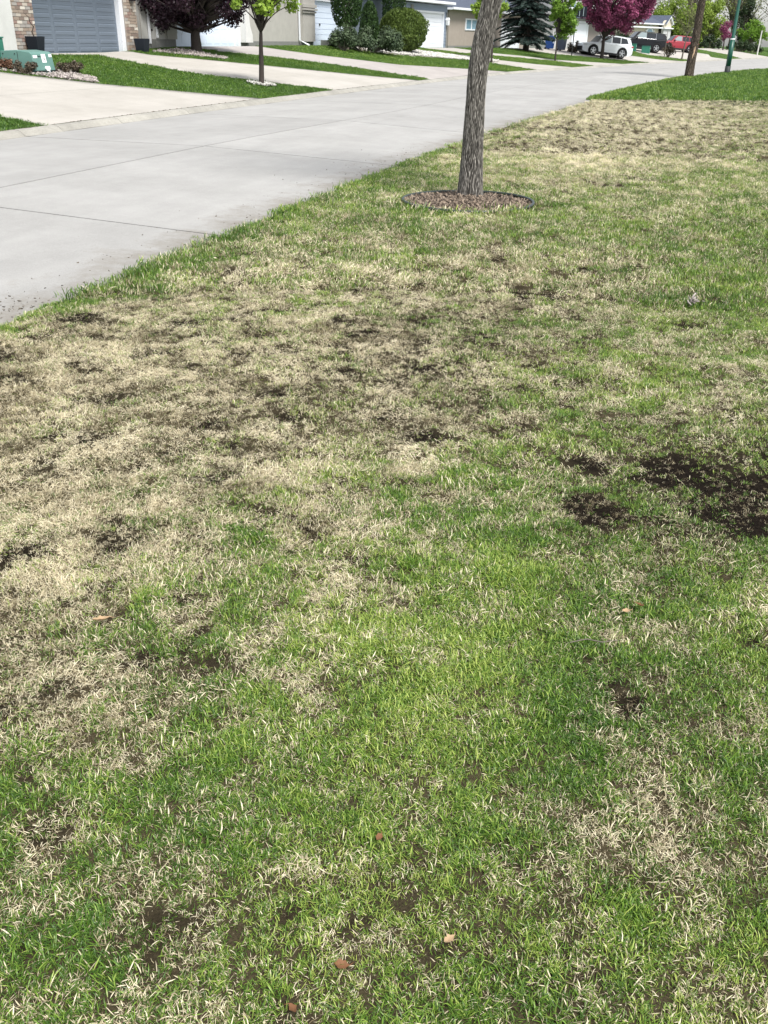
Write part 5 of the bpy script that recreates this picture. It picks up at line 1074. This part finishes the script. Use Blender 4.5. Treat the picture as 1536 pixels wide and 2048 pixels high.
    q = MB(); q.box(f0+L+.0, f0+L+.025, -.26, .26, k*.62, k*.74); q.build('number_plate', M_plate, root)
    q = MB(); q.box(f0-.015, f0+.05, -Wd*.30, Wd*.30, k*.30, k*.62); q.build('grille', M_clad, root, bevel=.02)
    q = MB(); q.box(rx1-.05, rx1+.075*L, -hw(rx1)*.62, hw(rx1)*.62, zr-.085, zr-.045); q.build('spoiler', paint, root, bevel=.01)
    return root
M_pw = mat('white_car_paint', (.72, .76, .78), .3, coat=.6, spec=.5); M_pb = mat('black_car_paint', (.008, .009, .012), .5, coat=.05, spec=.25); M_pr = mat('red_paint', (.26, .014, .028), .35, coat=.3, spec=.5)
sl_ = lambda s0, s1, y: math.atan((float(zs(s0, y))-float(zs(s1, y)))/(s0-s1))
car('parked_car', 'white compact sport utility car parked nose in on the driveway beside the pink blossom tree', -8.15, 87.6, atan2(1.74, 2.44)*.9, 4.58, 1.64, 1.82, M_pw, 2.68, .355, tilt=.085)
car('parked_car', 'black full size sport utility car with chrome window frame parked beyond the white car', -6.35, 107.7, radians(20), 5.15, 1.80, 1.98, M_pb, 3.07, .385, True, tilt=.08)
car('parked_car', 'red compact car parked on a driveway half hidden by the leaning brown trunk', -3.1, 121.4, radians(22), 4.5, 1.62, 1.82, M_pr, 2.65, .35, tilt=.08)

# ================================================================== street things on the far side
M_tg = mat('transformer_green', (.12, .235, .205), .45, var=.05, scale=3, spec=.4); M_tgd = mat('cabinet_green', (.03, .165, .115), .5, var=.06, scale=3, spec=.4); M_tgl = mat('transformer_top_green', (.13, .26, .22), .4, var=.05, scale=3, spec=.4)
tb = empty('transformer_box', (-16.04, 21.53, .62)); tag(tb, 'squat green electrical transformer box with white stickers behind the nearest driveway', 'utility box')
pf = [(0.02, .0), (0, .12), (-.06, .50), (-.12, .545), (-.5, .585), (-.98, .56), (-.98, .0)]
m = MB(); m.prism(pf, 0, .83); m.build('body', M_tg, tb, bevel=.012)
m = MB(); m.box(-1.0, .05, -.02, .85, -.12, .012); m.build('base', mat('pad_concrete', (.3, .33, .31), .9), tb)
m = MB(); m.prism([(.023, .10), (.027, .125), (-.0, .125)], -.004, .834); m.box(.004, .022, -.003, .833, .10, .116); m.build('seam', M_blackmetal, tb)
def onfront(y0, y1, t0, t1, m, name, off=.006):    # lies on the sloping front, t from hood seam (0) to the top edge (1)
    p = lambda t: (0-.06*t+off, .12+.38*t); (xa, za), (xb, zb) = p(t0), p(t1)
    q = MB(); q.add([(xa, y0, za), (xa, y1, za), (xb, y1, zb), (xb, y0, zb), (xa-.005, y0, za), (xa-.005, y1, za), (xb-.005, y1, zb), (xb-.005, y0, zb)], [(0, 1, 2, 3), (0, 4, 5, 1), (1, 5, 6, 2), (2, 6, 7, 3), (3, 7, 4, 0)]); return q.build(name, m, tb)
onfront(.04, .20, .76, .93, M_sticker, 'sticker'); onfront(.68, .80, .80, .98, M_sticker, 'sticker'); onfront(.37, .54, .48, .99, M_sticker, 'sticker'); onfront(.44, .48, .66, .74, M_black, 'dot', .012); onfront(.22, .34, .84, .88, M_black, 'print', .009)
m = MB(); m.prism([(.40, .17), (.43, .22), (.57, .22), (.60, .17), (.56, .11), (.44, .11)], -.005, .03, 'x'); m.build('latch', M_sticker, tb, bevel=.005)
m = MB(); m.tube([(.04, .52, .12), (.05, .52, .06)], .02, 8); m.build('padlock', M_chrome, tb)
m = MB(); [m.tube([(x_, -.012, .50), (x_, .0, .50)], .014, 8) for x_ in (-.9, -.55)]; m.build('bolt', M_blackmetal, tb)
m = MB(); m.box(-.475, -.465, -.006, .0, .03, .545); m.build('side_seam', M_blackmetal, tb)
cb = empty('utility_cabinet', (-17.30, 21.64, .62)); tag(cb, 'taller dark green utility cabinet cut by the left edge of the picture', 'utility box')
m = MB(); m.box(-.5, .08, -.9, .33, -.1, .84); m.build('body', M_tgd, cb, bevel=.015); m = MB(); m.box(-.52, .10, -.92, .35, .841, .875); m.build('lid', M_tgd, cb, bevel=.01); m = MB(); m.box(.08, .092, -.86, .29, .05, .78); m.build('door', M_tgd, cb, bevel=.006)
for x_, y_, z_, wy, hx, hh, lb in ((-6.6, 105.6, .80, .85, .5, .66, 'small upright green utility box on the grass nearer the white car'), (-5.2, 105.0, .66, 1.0, .8, .62, 'wider green utility box with a white mark before the black car')):
    ub = empty('utility_box', (x_, y_, z_), radians(0)); tag(ub, lb, 'utility box', 'green utility boxes before the black car'); m = MB(); m.box(-hx, .0, -.3, wy-.3, -.1, hh); m.box(-hx-.02, .02, -.32, wy-.28, hh+.001, hh+.05); m.build('body', M_tgd, ub, bevel=.02); m = MB(); m.box(.003, .012, .35 if hx > .6 else .2, .47 if hx > .6 else .3, hh-.22, hh-.1); m.build('sticker', M_sticker, ub)

def planter(x, y, z, label):
    p = empty('planter', (x, y, z)); tag(p, label, 'planter', 'black planters beside the grey garage door'); m = MB(); V = []; w0, w1, h = .15, .205, .50
    V = [(-w0, -w0, 0), (w0, -w0, 0), (w0, w0, 0), (-w0, w0, 0), (-w1, -w1, h), (w1, -w1, h), (w1, w1, h), (-w1, w1, h), (-w1+.03, -w1+.03, h), (w1-.03, -w1+.03, h), (w1-.03, w1-.03, h), (-w1+.03, w1-.03, h), (-w1+.04, -w1+.04, h-.06), (w1-.04, -w1+.04, h-.06), (w1-.04, w1-.04, h-.06), (-w1+.04, w1-.04, h-.06)]
    F = [(3, 2, 1, 0)]+[(a+i, a+(i+1) % 4, a+4+(i+1) % 4, a+4+i) for a in (0, 4, 8) for i in range(4)]; m.add(V, F); m.build('pot', M_black, p, bevel=.008)
    m = MB(); m.box(-w1+.04, w1-.04, -w1+.04, w1-.04, h-.09, h-.062); m.build('potting_soil', M_mulch, p)
    return p
p1 = planter(-19.15, 25.9, 1.0, 'black square planter with a crooked bare twig left of the grey garage door')
m = MB(); m.tube([(0, 0, .42), (-.03, -.05, .62), (.02, -.02, .75), (-.04, -.08, .88), (-.02, -.12, 1.0), (-.1, -.2, 1.1)], [.02, .018, .016, .012, .01, .005], 6); m.tube([(.02, -.02, .74), (.05, .04, .85)], [.012, .004], 5); m.build('twig', M_bark_dark, p1)
p2 = planter(-18.95, 31.6, .97, 'black square planter with a thin curly stake right of the grey garage door')
m = MB(); m.tube([(0, 0, .42), (.01, 0, .8), (.0, .02, 1.2), (.01, .0, 1.42), (.02, .04, 1.48), (0, .07, 1.42)], [.008]*6, 5); m.build('stake', M_bark_grey, p2)

# bins by the pale house
for x_, y_, col, lb in ((-12.45, 85.6, (.02, .07, .26), 'blue wheeled recycling bin under the tree right of the spruce'), (-11.55, 86.3, (.10, .12, .16), 'dark grey wheeled bin just right of the blue recycling bin')):
    bn = empty('wheeled_bin', (x_, y_, tz(x_, y_)+.01), radians(70)); tag(bn, lb, 'bin', 'wheeled bins beside the driveway'); mb_ = mat('bin_plastic', col, .5)
    m = MB(); m.add([(-.24, -.26, .06), (.24, -.26, .06), (.24, .26, .06), (-.24, .26, .06), (-.29, -.34, .92), (.29, -.34, .92), (.29, .34, .92), (-.29, .34, .92)], [(3, 2, 1, 0), (4, 5, 6, 7), (0, 1, 5, 4), (1, 2, 6, 5), (2, 3, 7, 6), (3, 0, 4, 7)]); m.build('body', mb_, bn, bevel=.02)
    m = MB(); m.prism([(-.37, .925), (.37, .925), (.37, .96), (.1, 1.02), (-.37, 1.0)], -.31, .31, 'x'); m.build('lid', mb_, bn, bevel=.01)
    for s in (-1, 1): m = MB(); m.tube([(s*.25, .24, .09), (s*.31, .24, .09)], .09, 12); m.build('wheel', M_tyre, bn)
    if col[2] > .2: m = MB(); m.box(-.1, .1, -.345, -.325, .45, .62); m.build('sticker', mat('pale_sticker', (.5, .6, .75), .5), bn)

# sign board on a post
sg = empty('sign_board', (-10.02, 81.4, .58)); tag(sg, 'square black board with two pale upright stripes on a black post beside the pink tree', 'sign')
m = MB(); m.tube([(0, 0, -.2), (.02, 0, 1.2), (.03, 0, 2.55), (.08, .04, 2.8)], .04, 8); m.build('post', M_blackmetal, sg)
pts = []; w_, h_ = .43, .37; cr_ = .09
for cx_, cz_, a0 in ((w_-cr_, h_-cr_, 0), (-w_+cr_, h_-cr_, 90), (-w_+cr_, -h_+cr_, 180), (w_-cr_, -h_+cr_, 270)):
    for q in range(5): an = radians(a0+22.5*q); pts.append((cx_+cr_*cos(an), cz_+cr_*sin(an)))
m = MB(); m.prism([(.42+u, 3.10+v) for u, v in pts], -.03, .03); m.build('board', M_black, sg)
for u in (.30, .60):
    m = MB(); m.box(u-.02, u+.02, -.045, -.031, 2.80, 3.42); m.build('stripe', mat('grey_stripe', (.35, .42, .45), .5), sg)
st = MB(); st.tube([(0, 0, 0), (0, 0, 2.5)], [.03, .02], 6); st = st.build('garden_stake', M_bark_grey); st.location = (-3.6, 101.6, .33); tag(st, 'thin grey post on the grass strip just left of the red car', 'post')
t3 = leafy_tree('young_tree', 'thin grey young tree stem standing on the strip before the red car', (-1.95, 102.8, .2), (1.9, .07, .04), (.1, 0, 3.3, 1.1, 1.0, 1.3), 26, .3, 900, .12, L_olive, M_bark_grey, 91, lean=(.12, 0), sub=5)
pp = MB(); pp.tube([(0, 0, 0), (.06, 0, 3.0)], [.09, .07], 8); pp = pp.build('street_pole', mat('pale_pole', (.55, .55, .52), .6)); pp.location = (7.11, 149.3, .34); tag(pp, 'short pale leaning pole before the hedges at the far right', 'pole')

# ------------------------------------------------------------------ gravel and pebble beds
def stones(name, n, fn, size, m, label, seed):
    r = np.random.default_rng(seed); oc = np.array([(1, 0, 0), (-1, 0, 0), (0, 1, 0), (0, -1, 0), (0, 0, 1), (0, 0, -1)], float); Fo = np.array([(0, 2, 4), (2, 1, 4), (1, 3, 4), (3, 0, 4), (2, 0, 5), (1, 2, 5), (3, 1, 5), (0, 3, 5)])
    V = []; F = []; t = []
    for i in range(n):
        p = fn(r); s = r.uniform(*size)*.5; sc = s*r.uniform(.6, 1.2, 3); sc[2] *= .7; a_ = r.uniform(0, 2*pi); R = np.array([[cos(a_), -sin(a_), 0], [sin(a_), cos(a_), 0], [0, 0, 1]])
        V.append(((oc+r.normal(0, .18, (6, 3)))*sc)@R.T+np.array(p)); F.append(Fo+6*i); t += [r.uniform()]*6
    o = npmesh(name, np.concatenate(V), np.concatenate(F), m, None, {'rnd': ('POINT', t)}); tag(o, label, 'stones', kind='stuff'); return o
M_stone = leafmat('river_stone', (.13, .11, .105), (.46, .41, .38), rough=.8, trans=0); M_pebble = leafmat('white_pebble', (.32, .31, .29), (.66, .64, .60), rough=.7, trans=0)
def quad_fn(P, dz=.03):
    P = [Vector((a, b, 0)) for a, b in P]
    def f(r):
        u, v = r.uniform(), r.uniform(); q = P[0].lerp(P[1], u).lerp(P[3].lerp(P[2], u), v); return (q.x, q.y, tz(q.x, q.y)+dz+r.uniform(-.02, .02))
    return f
stones('gravel_bed', 2600, quad_fn([(-17.6, 20.55), (-14.55, 21.95), (-15.1, 22.75), (-17.6, 23.4)]), (.04, .11), M_stone, 'river stones spread round the green transformer box', 5)
stones('gravel_bed', 1500, quad_fn([(-18.85, 31.95), (-16.75, 33.55), (-16.85, 34.0), (-18.95, 34.3)]), (.05, .12), M_stone, 'pale stones edging the lawn under the dark purple tree', 6)
def rfn(r): a_ = r.uniform(0, 2*pi); q = .45*math.sqrt(r.uniform()); x_, y_ = -12.74+q*cos(a_), 27.93+q*sin(a_); return (x_, y_, tz(x_, y_)+.05+r.uniform(-.01, .04))
stones('pebble_ring', 260, rfn, (.04, .09), M_pebble, 'white pebbles round the foot of the young roadside maple', 7)
pts4 = [sxy(6.5, 50.0), sxy(2.6, 59.2), sxy(2.9, 61.0), sxy(7.3, 57.2)]
stones('pebble_bed', 5200, quad_fn(pts4, .05), (.06, .16), M_pebble, 'white pebble strip under the round clipped bush', 8)

# ------------------------------------------------------------------ litter on the near lawn and the street
M_dleaf = mat('dead_leaf', (.20, .095, .045), .7, var=.25, scale=60, trans=.2); M_dleaf2 = mat('dead_leaf_pale', (.46, .32, .19), .7, var=.25, scale=60, trans=.2)
def dead_leaf(x, y, z, L, az, m, label, curl=.3, seed=0):
    r = random.Random(seed); q = MB(); n = 7; V = []; F = []
    for i in range(n+1):
        t = i/n; wv = .30*L*math.sin(pi*min(t*1.05, 1))**.8*(1+.25*math.sin(t*17+seed)); zz = curl*L*(t-.5)**2*2
        for j, k_ in enumerate((-1, -.5, 0, .5, 1)): V.append((L*(t-.5), k_*wv, zz+abs(k_)*wv*.55+r.uniform(-.001, .001)))
    for i in range(n):
        for j in range(4): F.append((5*i+j, 5*i+j+1, 5*i+j+6, 5*i+j+5))
    q.add(V, F); q.tube([(L*.48, 0, curl*L*.45), (L*.75, .01, .0)], [.0012, .0008], 4); o = q.build('dead_leaf', m, smooth=True)
    o.location = (x, y, z); o.rotation_euler = (r.uniform(-.3, .3), r.uniform(-.3, .3), az); tag(o, label, 'leaf', 'dead leaves on the lawn'); return o
for i, (x, y, L, az, m_, lb) in enumerate([(-1.61, 2.08, .07, .6, M_dleaf2, 'pale tan curled dead leaf on the straw patch at the left'), (.08, 2.75, .05, 2.2, M_dleaf, 'rust brown dead leaf in thin grass below the dark soil patch'), (-.43, 1.15, .04, .3, M_dleaf, 'orange brown leaf scrap near the bottom edge left of centre'), (-.46, 1.50, .03, 1.3, M_dleaf, 'small orange leaf scrap in green grass right of centre bottom'), (-.23, 1.28, .035, .9, M_dleaf2, 'pale pointed leaf sliver near the bottom centre'), (.04, 2.70, .035, .2, M_dleaf2, 'small buff leaf bit beside the rust brown leaf'), (-.49, 1.03, .03, 2.5, M_dleaf, 'small rusty leaf scrap at the very bottom edge')]):
    dead_leaf(x, y, LZ+.024, L*.85, az, m_, lb, seed=i)
tw = MB(); tw.tube([(-.07, -.02, .0), (-.02, .005, .008), (.03, .01, .004), (.08, .035, .006)], [.002, .0022, .002, .001], 5); tw = tw.build('twig', M_bark_grey); tw.location = (-.05, 2.46, LZ+.035); tag(tw, 'thin pale twig lying in the green grass right of centre', 'twig')
def wf_(r): a_ = r.normal(0, .03, 2); return (.21+a_[0], 7.09+a_[1], LZ+.03+r.uniform(0, .03))
o = chips('thatch_clump', 22, wf_, M_stone, (.02, .06), seed=9); tag(o, 'bleached clump of dry thatch in the green grass at the right', 'thatch', kind='stuff')
# crumbs of soil and a sod tuft on the road
M_crumb = leafmat('soil_crumb', (.05, .042, .032), (.24, .21, .17), rough=.95, trans=0)
def rz_(x, y): return float(road_z(x, y))
def crumb(r):
    k_ = r.uniform()
    if k_ < .30: x_, y_ = -4.42+r.normal(0, .16)-.05, 5.2+r.normal(0, .16)
    elif k_ < .42: x_, y_ = -4.95+r.normal(0, .22), 5.05+r.normal(0, .10)
    else:
        y_ = r.uniform(4.6, 17); x_ = float(nearx(y_))-abs(r.exponential(.28))-.01
    return (x_, y_, rz_(x_, y_)+.004)
o = chips('soil_crumbs', 480, crumb, M_crumb, (.004, .02), thick=.4, flat=.15, seed=13); tag(o, 'dark crumbs of soil scattered on the concrete along the lawn edge', 'soil', kind='stuff')
def kcr(r): y_ = r.uniform(14.5, 34); return (float(farx(y_))-KW+r.normal(0, .012), y_, .105)
o = chips('soil_crumbs', 260, kcr, M_crumb, (.01, .04), thick=.4, flat=.15, seed=14); tag(o, 'dark dirt caught in the joint between driveway and kerb', 'soil', kind='stuff')
sd_ = tuft('sod_tuft', 60, .05, (.02, .05), (.003, .006), (.7, .4), .9, 3, 777); COL.objects.link(sd_); sd_.location = (-4.15, 8.0, rz_(-4.15, 8.0)); sd_.location.x = -4.42; tag(sd_, 'small loose tuft of sod lying on the concrete beside the lawn edge', 'sod')
